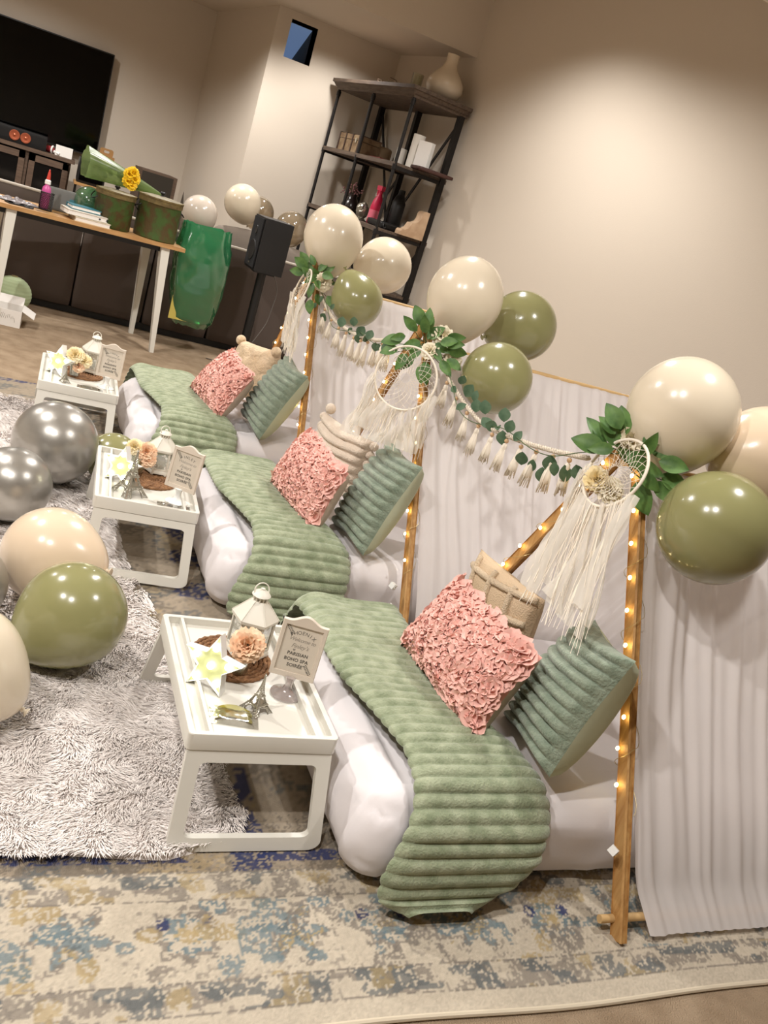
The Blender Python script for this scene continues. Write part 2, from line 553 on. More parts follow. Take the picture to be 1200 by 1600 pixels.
def rug_colour(X, Y):
    cream, tan, grey = lin((192, 181, 163)), lin((180, 160, 124)), lin((122, 115, 107))
    teal, dteal, navy, gold = lin((104, 122, 128)), lin((90, 97, 100)), lin((50, 58, 96)), lin((166, 147, 108))
    fld = lin((136, 122, 104))
    e = Y - 1.03
    n1 = vnoise(X, Y, 110, 1)
    n3, n4 = vnoise(X, Y, 26, 3), vnoise(X, Y, 9, 4)
    px = vnoise(X, Y, 230, 5)
    j = 0.42 * n1 + 0.58 * px
    C = np.empty(X.shape + (3,))
    C[:] = cream
    C *= (0.94 + 0.12 * n4)[..., None]

    def put(mask, col, k=1.0):
        k = k * 0.93
        C[mask] = C[mask] * (1 - k) + np.array(col) * k
    # guard strips
    for a, b in ((0.05, 0.125), (0.315, 0.40)):
        g = (e > a) & (e < b)
        q = vnoise(X * 0.6, Y, 34, 11) * 0.6 + 0.4 * j
        put(g & (q > 0.50) & (j > 0.40), grey, 0.8)
        put(g & (vnoise(X * 0.5, Y, 30, 12) > 0.60) & (j > 0.38), dteal, 0.8)
        put(g & (vnoise(X, Y, 17, 13) > 0.66) & (j > 0.4), gold, 0.7)
        put(g & ((np.abs(e - a) < 0.007) | (np.abs(e - b) < 0.007)) & (j > 0.42), grey, 0.85)
    # main border: alternating teal blooms and medallions, scattered sprigs
    m = (e > 0.125) & (e < 0.315)
    yc = 1.262 - 0.028 * np.clip(X - 0.9, 0, 2)
    per = 0.444

    def local(x0):
        u = (X - x0 + per / 2) % per - per / 2
        return u, Y - yc
    u, v = local(0.281)
    r = np.hypot(u, v)
    th = np.arctan2(v, u)
    rad = 0.055 * (1 + 0.32 * np.cos(6 * th + 0.6)) + 0.02 * (n3 - 0.5)
    put(m & (r < rad) & (j > 0.33), teal, 0.9)
    put(m & (r < rad * 1.25) & (r > rad * 0.86) & (j > 0.55), grey, 0.9)
    put(m & (r < rad * 0.9) & (n3 > 0.60) & (j > 0.4), gold, 0.9)
    put(m & (r < rad * 0.5) & (j > 0.5), dteal, 0.8)
    u, v = local(0.50)
    r = np.hypot(u, v * 1.15)
    th = np.arctan2(v, u)
    rad = 0.062 * (1 + 0.2 * np.cos(8 * th))
    put(m & (np.abs(r - rad) < 0.013) & (j > 0.42), grey, 0.85)
    put(m & (np.abs(r - rad * 0.66) < 0.014) & (j > 0.44), teal, 0.9)
    put(m & (r < rad * 0.42) & (j > 0.44), gold, 0.9)
    for s in (-1, 1):
        put(m & (np.hypot(u - s * 0.048, (v - 0.03) * 0.9) < 0.015) & (j > 0.36), navy, 0.95)
    sp = vnoise(X, Y * 1.2, 19, 21)
    put(m & (sp > 0.73) & (j > 0.48), grey, 0.85)
    put(m & (vnoise(X * 1.1, Y, 15, 22) > 0.79) & (j > 0.42), gold, 0.85)
    put(m & (vnoise(X, Y, 21, 23) > 0.78) & (j > 0.44), teal, 0.85)
    # field
    g = e > 0.40
    put(g, fld, 0.75)
    put(g & (n4 * 0.5 + j * 0.5 > 0.58), lin((104, 96, 86)), 0.8)
    put(g & (vnoise(X, Y, 14, 31) > 0.68) & (j > 0.45), dteal, 0.7)
    put(g & (vnoise(X * 0.8, Y, 11, 32) > 0.72) & (j > 0.45), tan, 0.6)
    blk = (np.abs(((X - 0.10) / 0.62) % 1 - 0.98) < 0.13) & (vnoise(X, Y, 8, 33) > 0.36)
    put(g & (e < 0.75) & blk & (j > 0.42), navy, 0.95)
    put(g & (np.abs(e - 0.445) < 0.018) & (vnoise(X, Y, 5, 34) > 0.48) & (j > 0.42), navy, 0.95)
    put(g & (e > 0.75) & (vnoise(X * 0.5, Y, 8, 35) > 0.62) & (j > 0.45), navy, 0.9)
    put((e > 0.045) & (vnoise(X, Y, 130, 61) > 0.74) & (n3 > 0.45), grey, 0.55)
    C *= (0.84 + 0.26 * px)[..., None]
    return C


mb, cols = MB(), []
for xs, ys in ((np.arange(-1.3, 2.85, 0.0052), np.arange(1.03, 1.62, 0.0045)), (np.arange(-1.3, 2.85, 0.0105), np.arange(1.615, 5.0, 0.0125))):
    X, Y = np.meshgrid(xs, ys, indexing='ij')
    edge = 0.006 * np.sin(X * 3.1) + 0.004 * np.sin(X * 7.7 + 1)
    Yw = Y + edge * np.clip(1 - (Y - 1.03) / 0.4, 0, 1)
    Z = 0.008 + 0.0016 * (vnoise(X, Y, 120, 77) - 0.5) - (0.0006 if ys[0] > 1.5 else 0)
    mb.grid(np.stack([X, Yw, Z], 2))
    c = np.ones((X.size, 4), np.float32)
    c[:, :3] = rug_colour(X, Y).reshape(-1, 3)
    cols.append(c)
rug = tag(obj('patterned_rug', mb, m_rug, smooth=180), 'large distressed rug with teal, gold and navy floral border under the tents', 'rug')
ca = rug.data.color_attributes.new('print', 'FLOAT_COLOR', 'POINT')
ca.data.foreach_set('color', np.concatenate(cols).ravel())
bx = np.arange(-1.3, 2.86, 0.03)
obj('bound_edge', MB().tube([(x, 1.03 + 0.006 * math.sin(x * 3.1) + 0.004 * math.sin(x * 7.7 + 1), 0.006) for x in bx], 0.0065, 8),
    M('rug_binding', (206, 194, 172), 0.9), rug)

# ------------------------------------------------------------------ white shag rug
fy = [1.47, 1.52, 1.60, 1.80, 1.95, 2.60, 2.78, 3.0, 3.25, 3.9, 4.62]
fx = [0.50, 0.66, 0.69, 0.665, 0.645, 0.565, 0.525, 0.50, 0.50, 0.42, 0.33]


def fur_edge(y):
    return np.interp(y, fy, fx)


def fur_z(x, y):
    return 0.020 + 0.010 * (vnoise(x, y, 7, 91) - 0.5)


shag = thing('shag_rug', 'fluffy white shag rug lying under the white bed trays and balloons', 'rug', (0, 0, 0))
gy = np.linspace(1.475, 4.62, 120)
gt = np.linspace(0, 1, 60)
P = np.array([[(-1.5 + (fur_edge(y) - 0.035 + 1.5) * t, y + 0.012 * math.sin(t * 17), 0.0) for t in gt] for y in gy])
P[:, :, 2] = fur_z(P[:, :, 0], P[:, :, 1])
P[0, :, 2] = P[-1, :, 2] = 0.008
P[:, -1, 2] = 0.008
obj('rug_backing', MB().grid(P, flip=True), m_fur, shag, smooth=180)


FUR_N = []


def fur_blades(n, ylo, yhi, wid, ln):
    y = RNG.uniform(ylo, yhi, n)
    x = -1.1 + (fur_edge(y) - 0.004 + 1.1) * RNG.uniform(0, 1, n)
    a = -2.3 + 2.6 * (vnoise(x, y, 4, 41) - 0.5) + 2.6 * (vnoise(x, y, 20, 42) - 0.5) + RNG.normal(0, 0.28, n)
    L = ln * RNG.uniform(0.6, 1.25, n)
    lean = np.clip(0.75 + 0.5 * (vnoise(x, y, 30, 43) - 0.5), 0.3, 1.0)
    z = fur_z(x, y) - 0.003
    dx, dy = np.cos(a), np.sin(a)
    sx, sy = -dy * wid / 2, dx * wid / 2
    b = np.stack([x, y, z], 1)
    mid = b + np.stack([dx * L * lean * 0.45, dy * L * lean * 0.45, L * 0.32], 1)
    tip = b + np.stack([dx * L * lean, dy * L * lean, L * (0.46 - 0.3 * (lean - 0.5))], 1)
    s = np.stack([sx, sy, np.zeros(n)], 1)
    s2 = s * 0.75
    V = np.stack([b - s, b + s, mid - s2, mid + s2, tip], 1).reshape(-1, 3)
    nrm = np.stack([-dx * 0.30 + RNG.normal(0, 0.22, n), -dy * 0.30 + RNG.normal(0, 0.22, n), np.full(n, 1.0)], 1)
    FUR_N.append(np.repeat(nrm / np.linalg.norm(nrm, axis=1)[:, None], 5, 0))
    i = np.arange(n)[:, None] * 5
    F = [tuple(q) for q in (i + np.array([0, 2, 3, 1])).tolist()] + [tuple(q) for q in (i + np.array([2, 4, 3])).tolist()]
    return V, F


mb = MB()
for args in ((120000, 1.475, 2.35, 0.0032, 0.036), (70000, 2.35, 4.62, 0.006, 0.042)):
    V, F = fur_blades(*args)
    mb.add(V, F)
fo = obj('fur_pile', mb, m_fur, shag, smooth=180, kind='stuff')
fo.data.normals_split_custom_set_from_vertices(np.concatenate(FUR_N).tolist())

# ------------------------------------------------------------------ mattresses, blankets
def rounded_box(x0, x1, y0, y1, z0, z1, r, n=26):
    """closed cushion-like block; r = edge radius"""
    c = np.array([(x0 + x1) / 2, (y0 + y1) / 2, (z0 + z1) / 2])
    h = np.array([(x1 - x0) / 2, (y1 - y0) / 2, (z1 - z0) / 2])
    mb = MB()
    for ax in range(3):
        for s in (-1, 1):
            o = [a for a in range(3) if a != ax]
            na, nb = (max(6, int(n * 2 * h[a] / 1.0)) for a in o)
            # finer near the edges
            ta = np.sin(np.linspace(-PI / 2, PI / 2, na + 1))
            tb = np.sin(np.linspace(-PI / 2, PI / 2, nb + 1))
            ta, tb = 0.5 * ta + 0.5 * np.linspace(-1, 1, na + 1), 0.5 * tb + 0.5 * np.linspace(-1, 1, nb + 1)
            P = np.zeros((na + 1, nb + 1, 3))
            P[..., ax] = s
            P[..., o[0]] = ta[:, None]
            P[..., o[1]] = tb[None, :]
            Q = P * h
            inner = np.clip(Q, -(h - r), h - r)
            d = Q - inner
            dn = np.linalg.norm(d, axis=2, keepdims=True) + 1e-9
            dr = np.minimum(dn, r)
            # push to a rounded edge
            Q = inner + d / dn * np.where(dn > 0, r, 0)
            mb.grid(Q + c, flip=(s < 0) != (ax == 1))
    return mb


def make_mattress():
    mb = rounded_box(0.0, 1.62, 0.0, 0.92, 0.0, 0.262, 0.105, 46)
    V = np.concatenate(mb.v)
    for i, p in enumerate(V):
        x, y, z = p
        side = max(0.0, 1 - z / 0.20)
        foot = max(0.0, 1 - x / 0.35)
        wr = 0.008 + 0.011 * (min(2.4, noise.ridged_multi_fractal(Vector((x * 3.0 + 1.7 * y, y * 2.2 - x, z * 4.0)), 0.9, 2.2, 3, 1.0, 2.0)) - 1.75)
        k = 0.5 + 2.4 * max(foot, side * 0.8)
        d = 0.010 * nz((x * 2.2, y * 2.2, z * 3), 1.0) + k * (wr - 0.008)
        n = np.array([(-1 if x < 0.1 else 0), (-1 if y < 0.1 else (1 if y > 0.82 else 0)), (1 if z > 0.2 else 0)], float)
        nn = np.linalg.norm(n)
        if nn > 0:
            V[i] = p + n / nn * max(-0.022, min(d, 0.004)) * min(1.0, 0.35 + z / 0.10)
        # the sheet flares a little towards the floor at the foot
        V[i][0] -= 0.03 * foot * side
        V[i][2] = max(V[i][2], 0.0)
    mb.v = [V]
    return mb


def make_blanket(seed):
    rs = random.Random(seed)
    key = [(0.935, 0.150), (0.945, 0.215), (0.905, 0.280), (0.78, 0.290), (0.48, 0.292), (0.19, 0.290), (0.075, 0.276),
           (-0.004, 0.208), (-0.034, 0.125), (-0.040, 0.062), (-0.055, 0.034), (-0.078, 0.026)]
    key = np.array(key)
    d = np.concatenate([[0], np.cumsum(np.linalg.norm(np.diff(key, axis=0), axis=1))])
    NS, NU = 420, 34
    # smooth path
    s = np.linspace(0, d[-1], NS)
    y, z = np.interp(s, d, key[:, 0]), np.interp(s, d, key[:, 1])
    for _ in range(14):
        y[1:-1] = (y[:-2] + 2 * y[1:-1] + y[2:]) / 4
        z[1:-1] = (z[:-2] + 2 * z[1:-1] + z[2:]) / 4
    ty, tz = np.gradient(y), np.gradient(z)
    l = np.hypot(ty, tz)
    ny, nzz = tz / l, -ty / l                         # outward normal (path runs to -y)
    pitch = 0.0345
    P = np.zeros((NS, NU + 4, 3))
    Bt = np.zeros_like(P)
    for i in range(NS):
        f = s[i] / d[-1]
        xl = np.interp(f, [0, 0.45, 0.68, 0.8, 0.92, 0.97, 1], [0.035, 0.07, 0.125, 0.115, 0.060, 0.065, 0.14]) + 0.006 * math.sin(s[i] * 9)
        xr = np.interp(f, [0, 0.45, 0.68, 0.8, 0.90, 0.95, 1], [0.395, 0.36, 0.445, 0.475, 0.465, 0.42, 0.29]) + 0.006 * math.sin(s[i] * 7 + 2)
        ph = s[i] / pitch
        rib = abs(math.sin(PI * ph)) ** 0.55
        soft = 0.45 + 0.55 * min(1, max(0, (f - 0.42) * 3.2)) if f > 0.12 else 1.0   # flattened pile in the middle
        for j in range(NU + 4):
            u = min(1, max(0, (j - 1.5) / NU))
            e = 1 - abs(2 * u - 1) ** 10
            th = (0.012 + 0.013 * rib * soft) * (0.15 + 0.85 * e)
            ex = 0.007 * rib * (1 if u > 0.5 else -1) * (abs(2 * u - 1) ** 8)
            q = nz((u * 1.6, s[i] * 3.0, seed * 3.1))
            lift = 0.008 * q + 0.010 * max(0, nz((u * 2.5 + 5, s[i] * 1.7, seed))) * (1 if f < 0.7 else 0.3)
            wob = 0.010 * nz((u * 2.0, s[i] * 5, 4.2 + seed))
            h = th + max(-0.002, lift)
            if j in (0, NU + 3):
                h = -0.002
            xx = xl + (xr - xl) * u
            if xx < 0.105 and z[i] > 0.2:
                h -= 0.9 * (0.105 - math.sqrt(max(0, 0.105 ** 2 - (0.105 - xx) ** 2)))
            P[i, j] = (xx + ex, y[i] + ny[i] * h + wob * (0.4 if f < 0.75 else 0.15), max(0.006, z[i] + nzz[i] * h))
    return MB().grid(P, flip=False)


TRAY = [(0.482, 1.556), (0.352, 2.815), (0.150, 4.092)]      # near left corner of each bed tray
BED = [(0.862, 1.330), (0.742, 2.580), (0.560, 3.830)]
TENT = [(1.53, 1.80), (1.41, 3.025), (1.30, 4.215)]
WHERE = ['nearest', 'middle', 'farthest']
mat_me = make_mattress().mesh('mattress', 180, True)
mat_me.materials.append(m_sheet)
for i, (x, y) in enumerate(BED):
    o = obj('mattress', mat_me, m_sheet, loc=(x, y, 0.006))
    tag(o, ['puffy mattress in white sheet at the nearest tent, its blanket reaching the rug', 'puffy mattress in white sheet in the middle tent',
            'puffy mattress in white sheet in the farthest tent, by the desk'][i], 'mattress', 'white sheeted mattresses')
    bl = make_blanket(i + 1).mesh('plush_blanket', 180)
    bl.materials.append(m_sage_plush)
    o = obj('plush_blanket', bl, m_sage_plush, loc=(x, y, 0.008))
    tag(o, ['sage ribbed plush blanket spilling over the near edge onto the patterned rug', 'sage ribbed plush blanket across the middle mattress',
            'sage ribbed plush blanket across the farthest mattress'][i], 'blanket', 'sage blankets across the mattresses')

# ------------------------------------------------------------------ tents
HA, SL = 1.08, 0.58                                   # apex height, run per metre of rise
DEPTH = 1.15
HR = 1.018                                             # height of the ridge rod


def make_canopy(side, seed):
    """one sheer slope of the tent cloth, gathered along the ridge and ruched over the floor dowel"""
    nu, nv = 420, 46
    P = np.zeros((nu, nv, 3))
    for i in range(nu):
        u = i / (nu - 1)
        for j in range(nv):
            v = j / (nv - 1)                          # 0 ridge, 1 floor
            z = HR + 0.014 + (0.016 - HR - 0.014) * v
            off = SL * (HA - z) - 0.004 + 0.028 * max(0, (v - 0.93) / 0.07)
            x0 = 0.030 + 0.030 * v + 0.012 * math.sin(v * 7 + seed)
            if v > 0.9:
                x0 += 0.03 * (v - 0.9) / 0.1
            x = x0 + (DEPTH - x0 - 0.01) * u
            fold = 0.010 * math.sin(u * 58 + 2.2 * math.sin(v * 2.3 + seed) + 3 * nz((u * 5, v * 1.4, seed)))
            fold += 0.016 * nz((u * 6, v * 1.2, seed * 2.0)) + 0.006 * math.sin(u * 140 + 4 * nz((u * 9, v * 2, 3)))
            if v > 0.93:
                fold = (1 - (v - 0.93) / 0.08) * 0.8 * fold + 0.0022 * math.sin(u * 200 + 3 * nz((u * 8, 0, 2)))
            if u < 0.06:
                fold += 0.010 * math.sin(u / 0.06 * PI)
            fold *= min(1, v * 6 + 0.25) * (0.75 - 0.30 * v)
            sag = 0.006 * math.sin(PI * u) * (1 - v)
            P[i, j] = (x, side * (max(0.014, off - 0.010 + fold) if v > 0.001 else 0.0), z - sag + abs(fold) * 0.2)
    return MB().grid(P, flip=(side > 0))


def rpost(a, b, wx, wy):
    """square softwood post with eased edges from a to b; wx across, wy along the tent"""
    a, b = Vector(a), Vector(b)
    d = (b - a).normalized()
    sx = Vector((1, 0, 0))
    sy = d.cross(sx).normalized()
    e = 0.004
    sec = []
    for qx, qy in ((1, 1), (-1, 1), (-1, -1), (1, -1)):
        for k in ((0, 1) if qx * qy > 0 else (1, 0)):
            sec.append((qx * (wy / 2 - (e if k == 0 else 0)), qy * (wx / 2 - (e if k else 0))))
    P = [[tuple(p + sx * s + sy * t) for s, t in sec] for p in (a, b)]
    mb = MB().grid(P, cv=True, flip=True)
    n = len(sec)
    mb.f.append(tuple(range(n)))
    mb.f.append(tuple(range(n, 2 * n))[::-1])
    return mb


canopies = {(s, q): make_canopy(s, q).mesh('canopy', 180) for s in (-1, 1) for q in (1, 2, 3)}
for me in canopies.values():
    me.materials.append(m_curtain)


def make_tent(x, y, idx):
    t = thing('play_tent', ['pine A-frame play tent with white voile sides, nearest, at the right edge', 'pine A-frame play tent with white voile sides, middle of the three',
                            'pine A-frame play tent with white voile sides, farthest, before the iron shelf'][idx], 'tent', (x, y, 0.008), 0, 'row of A-frame play tents')
    hb = SL * HA
    for xx in (0.0, DEPTH):
        for s in (-1, 1):
            obj('pole', rpost((xx + (0.013 if s < 0 else -0.013), s * hb, 0.0), (xx + (0.013 if s < 0 else -0.013), -s * 0.022, HA + 0.036), 0.042, 0.024), m_wood, t, smooth=30)
    obj('ridge_rod', MB().tube([(-0.02, 0, HR), (DEPTH + 0.02, 0, HR)], 0.011, 12), m_dowel, t)
    for s in (-1, 1):
        obj('floor_rod', MB().tube([(-0.035, s * (hb - 0.038), 0.034), (DEPTH + 0.03, s * (hb - 0.038), 0.034)], 0.0105, 12), m_dowel, t)
        obj('canopy', canopies[(s, idx + 1)], m_curtain, t)
    return t


for i, (x, y) in enumerate(TENT):
    make_tent(x, y, i)


# warm fairy lights wound down the front poles
def fairy(idx):
    x, y = TENT[idx]
    hb = SL * HA
    t = thing('fairy_lights', ['warm fairy light string wound down the poles of the nearest tent', 'warm fairy light string wound down the poles of the middle tent',
                               'warm fairy light string wound down the poles of the farthest tent'][idx], 'string lights', (x, y, 0.008), 0, 'fairy light strings on the tents')
    rs = random.Random(idx)
    for s in (-1, 1):
        pts, bulbs = [], []
        n = 90
        for k in range(n + 1):
            q = k / n
            z = 1.03 - q * (0.76 if s < 0 else 0.9)
            a = q * 2 * PI * 5.5 + idx
            yy = s * SL * (HA - z)
            dx, dy = 0.021 * math.sin(a), 0.031 * math.cos(a)
            ox = 0.013 if s < 0 else -0.013
            p = (ox - abs(dx) - 0.006 if dx < 0 else ox + dx + 0.006, yy + dy, z)
            pts.append(p)
            if k % 9 == 4:
                bulbs.append((ox - 0.0185 - 0.003 * rs.random(), yy + 0.013 * rs.uniform(-1, 1), z))
        obj('wire', MB().tube(pts, 0.0008, 4), m_wire, t)
        for b in bulbs:
            obj('bulb', BULB, m_bulb, t, loc=b)


BULB = MB().ell((0, 0, 0), (0.0045, 0.0045, 0.0062), 8, 6).mesh('bulb', 180)
for i in range(3):
    fairy(i)


def clip_cube(loc, rot, label, grp=None):
    t = thing('fairy_light_clip', label, 'clip', loc, 0, grp)
    t.rotation_euler = rot
    obj('body', MB().box((0, 0, 0), (0.02, 0.02, 0.02)), m_plain_white, t)
    a = np.linspace(0, 2 * PI, 13)[:-1]
    mb = MB()
    mb.grid([[(r * math.cos(q), -0.0102 - d, r * math.sin(q)) for q in a] for r, d in ((0.0065, 0), (0.0062, 0.0012), (0.0042, 0.0012), (0.004, -0.004))], cv=True)
    obj('socket_ring', mb, m_plain_white, t)


clip_cube((1.497, 1.265, 0.205), (0.3, 0.5, 0.6), 'small white cube clip low on the nearest tent pole')
clip_cube((1.365, 2.52, 0.235), (0.2, 0.3, 0.5), 'upper small white cube clip on the middle tent pole', 'cube clips on the middle pole')
clip_cube((1.365, 2.49, 0.165), (0.5, 0.1, 0.9), 'lower small white cube clip on the middle tent pole', 'cube clips on the middle pole')


# ------------------------------------------------------------------ pillows
class Pillow:
    """soft square between four corners TL, TR, BR, BL (front seen from outside); front bulges to the viewer's side"""
    def __init__(self, Q, thick, pinch=0.07, back=1.0):
        self.Q = [np.array(q) for q in Q]
        c = sum(self.Q) / 4
        u = self.Q[1] - self.Q[0] + self.Q[2] - self.Q[3]
        v = self.Q[3] - self.Q[0] + self.Q[2] - self.Q[1]
        n = np.cross(u, v)
        n /= np.linalg.norm(n)
        if n[0] > 0:
            n = -n
        self.n, self.c, self.th, self.pinch, self.back = n, c, thick, pinch, back
        self.U, self.V = u / np.linalg.norm(u), v / np.linalg.norm(v)

    def base(self, u, v):
        a, b, c, d = self.Q
        p = a * (1 - u) * (1 - v) + b * u * (1 - v) + c * u * v + d * (1 - u) * v
        k = self.pinch
        su, sv = math.sin(PI * u), math.sin(PI * v)
        uu = u - k * (2 * u - 1) * sv
        vv = v - k * (2 * v - 1) * su
        return a * (1 - uu) * (1 - vv) + b * uu * (1 - vv) + c * uu * vv + d * (1 - uu) * vv

    def h(self, u, v):
        a = max(0, 1 - (2 * u - 1) ** 2)
        b = max(0, 1 - (2 * v - 1) ** 2)
        return self.th / 2 * (a * b) ** 0.42

    def at(self, u, v, extra=0.0, side=1):
        h = self.h(u, v) if side > 0 else self.back * self.h(u, v) ** 0.8 * (self.th / 2) ** 0.2
        return self.base(u, v) + self.n * side * (h + extra)

    def surf(self, nu, nv, fn, side=1):
        P = np.array([[self.at(i / (nu - 1), j / (nv - 1), fn(i / (nu - 1), j / (nv - 1)), side) for j in range(nv)] for i in range(nu)])
        g = np.cross(P[1, 0] - P[0, 0], P[0, 1] - P[0, 0]) if False else np.cross(P[nu // 2 + 1, nv // 2] - P[nu // 2, nv // 2], P[nu // 2, nv // 2 + 1] - P[nu // 2, nv // 2])
        return MB().grid(P, flip=(g @ (self.n * side)) < 0)

    def frame(self, u, v, e=0.01):
        p = self.at(u, v)
        a = self.at(min(1, u + e), v) - self.at(max(0, u - e), v)
        b = self.at(u, min(1, v + e)) - self.at(u, max(0, v - e))
        a /= np.linalg.norm(a)
        n = np.cross(a, b)
        n /= np.linalg.norm(n)
        if n @ self.n < 0:
            n = -n
        return p, a, np.cross(n, a), n


def edge_fade(u, v, k=14):
    return min(1, u * k) * min(1, (1 - u) * k) * min(1, v * k) * min(1, (1 - v) * k)


def ribbed_pillow(name, Q, label, group, mat, back, nr=11, thick=0.17, seed=0, pom=False):
    p = Pillow(Q, thick, 0.045, 1.0 if pom else 1.12)

    def fr(u, v):
        q = abs(math.sin(PI * (v * nr + 0.25 * nz((u * 2.2, v * 2, seed))))) ** 0.6
        return (0.021 * q - 0.006) * min(1, edge_fade(u, v, 34)) + 0.006 * nz((u * 4, v * 4, seed + 2.0)) * edge_fade(u, v)

    t = thing(name, label, 'pillow', tuple(p.c), 0, group)
    L = -p.c
    for nm, mb, m in (('ribbed_front', p.surf(48, nr * 11, fr, 1), mat), ('plain_back', p.surf(24, 24, lambda u, v: 0.003 * nz((u * 9, v * 3, 4)), -1), back)):
        mb.v = [q + L for q in mb.v]
        obj(nm, mb, m, t, smooth=180)
    if pom:
        for j in range(nr):
            for u in (0.0, 1.0):
                q = p.at(u, (j + 0.5) / nr) + L - p.U * (0.012 if u == 0 else -0.012)
                mb = MB().ell(q, 0.019 + 0.002 * random.random(), 12, 8)
                mb.v = [a + 0.0025 * np.array([nz(x * 130) for x in a])[:, None] for a in mb.v]
                obj('pompom', mb, mat, t, smooth=180)
        mb = MB().ell(p.at(0.06, 0.0) + L + np.array([0, 0, 0.028]), 0.024, 12, 8)
        obj('pompom', mb, mat, t, smooth=180)
    return t


def rosette_pillow(Q, label, seed, thick=0.15):
    p = Pillow(Q, thick, 0.035)
    rs = random.Random(seed)
    t = thing('rosette_pillow', label, 'pillow', tuple(p.c), 0, 'pink rosette pillows')
    L = -p.c
    mb = p.surf(28, 24, lambda u, v: 0.004 * nz((u * 9, v * 9, seed)), 1)
    mb.v = [q + L for q in mb.v]
    obj('front_cloth', mb, m_pink_base, t, smooth=180)
    mb = p.surf(24, 20, lambda u, v: 0, -1)
    mb.v = [q + L for q in mb.v]
    obj('plain_back', mb, m_pink_back, t, smooth=180)
    nu, nv = 12, 9
    for a in range(nu):
        for b in range(nv):
            u = (a + 0.5 + rs.uniform(-0.18, 0.18) + (0.25 if b % 2 else -0.25)) / nu
            v = (b + 0.5 + rs.uniform(-0.2, 0.2)) / nv
            u, v = min(0.975, max(0.025, u)), min(0.965, max(0.035, v))
            c, tu, tv, n = p.frame(u, v)
            R = 0.0265 * rs.uniform(0.85, 1.15)
            N = 46
            rows = []
            ph0, tw = rs.uniform(0, 6.28), rs.choice((-1, 1))
            for k in range(N):
                q = k / (N - 1)
                ang = ph0 + tw * q * 2 * PI * 2.6
                r = R * (0.10 + 0.9 * q ** 0.8) * (1 + 0.16 * math.sin(ang * 2.6 + ph0))
                d = tu * math.cos(ang) + tv * math.sin(ang)
                hh = (0.015 - 0.005 * q) * (0.6 + 0.8 * rs.random())
                b0 = c + d * r * 0.85 + n * 0.001
                m0 = c + d * (r + 0.003) + n * hh * 0.65
                b1 = c + d * (r + 0.005 + 0.009 * rs.random()) + n * hh
                rows.append((b0 + L, m0 + L, b1 + L))
            obj('rosette', MB().grid(rows), m_pink, t, smooth=180)
    return t


Q_green3 = [(1.531, 1.680, 0.613), (1.395, 1.352, 0.681), (1.323, 1.380, 0.325), (1.416, 1.716, 0.25)]
Q_green2 = [(1.403, 2.959, 0.642), (1.370, 2.604, 0.667), (1.256, 2.609, 0.295), (1.265, 2.964, 0.255)]
Q_green1 = [(1.291, 4.204, 0.637), (1.283, 3.825, 0.632), (1.132, 3.826, 0.280), (1.129, 4.207, 0.275)]
Q_pink3 = [(1.286, 1.978, 0.544), (1.308, 1.553, 0.552), (1.209, 1.545, 0.305), (1.177, 1.986, 0.321)]
Q_pink2 = [(1.146, 3.173, 0.564), (1.171, 2.755, 0.545), (1.109, 2.749, 0.306), (1.050, 3.184, 0.325)]
Q_pink1 = [(1.059, 4.433, 0.547), (1.083, 4.009, 0.524), (0.964, 3.983, 0.307), (0.895, 4.422, 0.310)]
Q_beige3 = [(1.468, 2.224, 0.547), (1.465, 1.823, 0.583), (1.500, 1.850, 0.300), (1.488, 2.248, 0.265)]
Q_white2 = [(1.286, 3.466, 0.571), (1.379, 3.092, 0.589), (1.391, 3.102, 0.301), (1.278, 3.487, 0.286)]
Q_fuzzy1 = [(1.147, 4.698, 0.570), (1.272, 4.344, 0.617), (1.264, 4.335, 0.298), (1.118, 4.710, 0.280)]
ribbed_pillow('ribbed_pillow', Q_green3, 'grey-green ribbed plush pillow standing against the nearest tent pole', 'grey-green ribbed pillows', m_teal_plush, m_green_back, 11, 0.17, 1)
ribbed_pillow('ribbed_pillow', Q_green2, 'grey-green ribbed plush pillow in the middle tent, right of the pink one', 'grey-green ribbed pillows', m_teal_plush, m_green_back, 11, 0.16, 2)
ribbed_pillow('ribbed_pillow', Q_green1, 'grey-green ribbed plush pillow in the farthest tent', 'grey-green ribbed pillows', m_teal_plush, m_green_back, 11, 0.16, 3)
rosette_pillow(Q_pink3, 'pink rosette pillow on the nearest mattress, before the beige lattice pillow', 1)
rosette_pillow(Q_pink2, 'pink rosette pillow on the middle mattress, before the ivory pompom pillow', 2)
rosette_pillow(Q_pink1, 'pink rosette pillow on the farthest mattress, before the fuzzy beige pillow', 3)
ribbed_pillow('pompom_pillow', Q_white2, 'ivory ribbed pillow with pompoms at its edges in the middle tent', None, m_ivory, m_ivory, 7, 0.12, 5, pom=True)
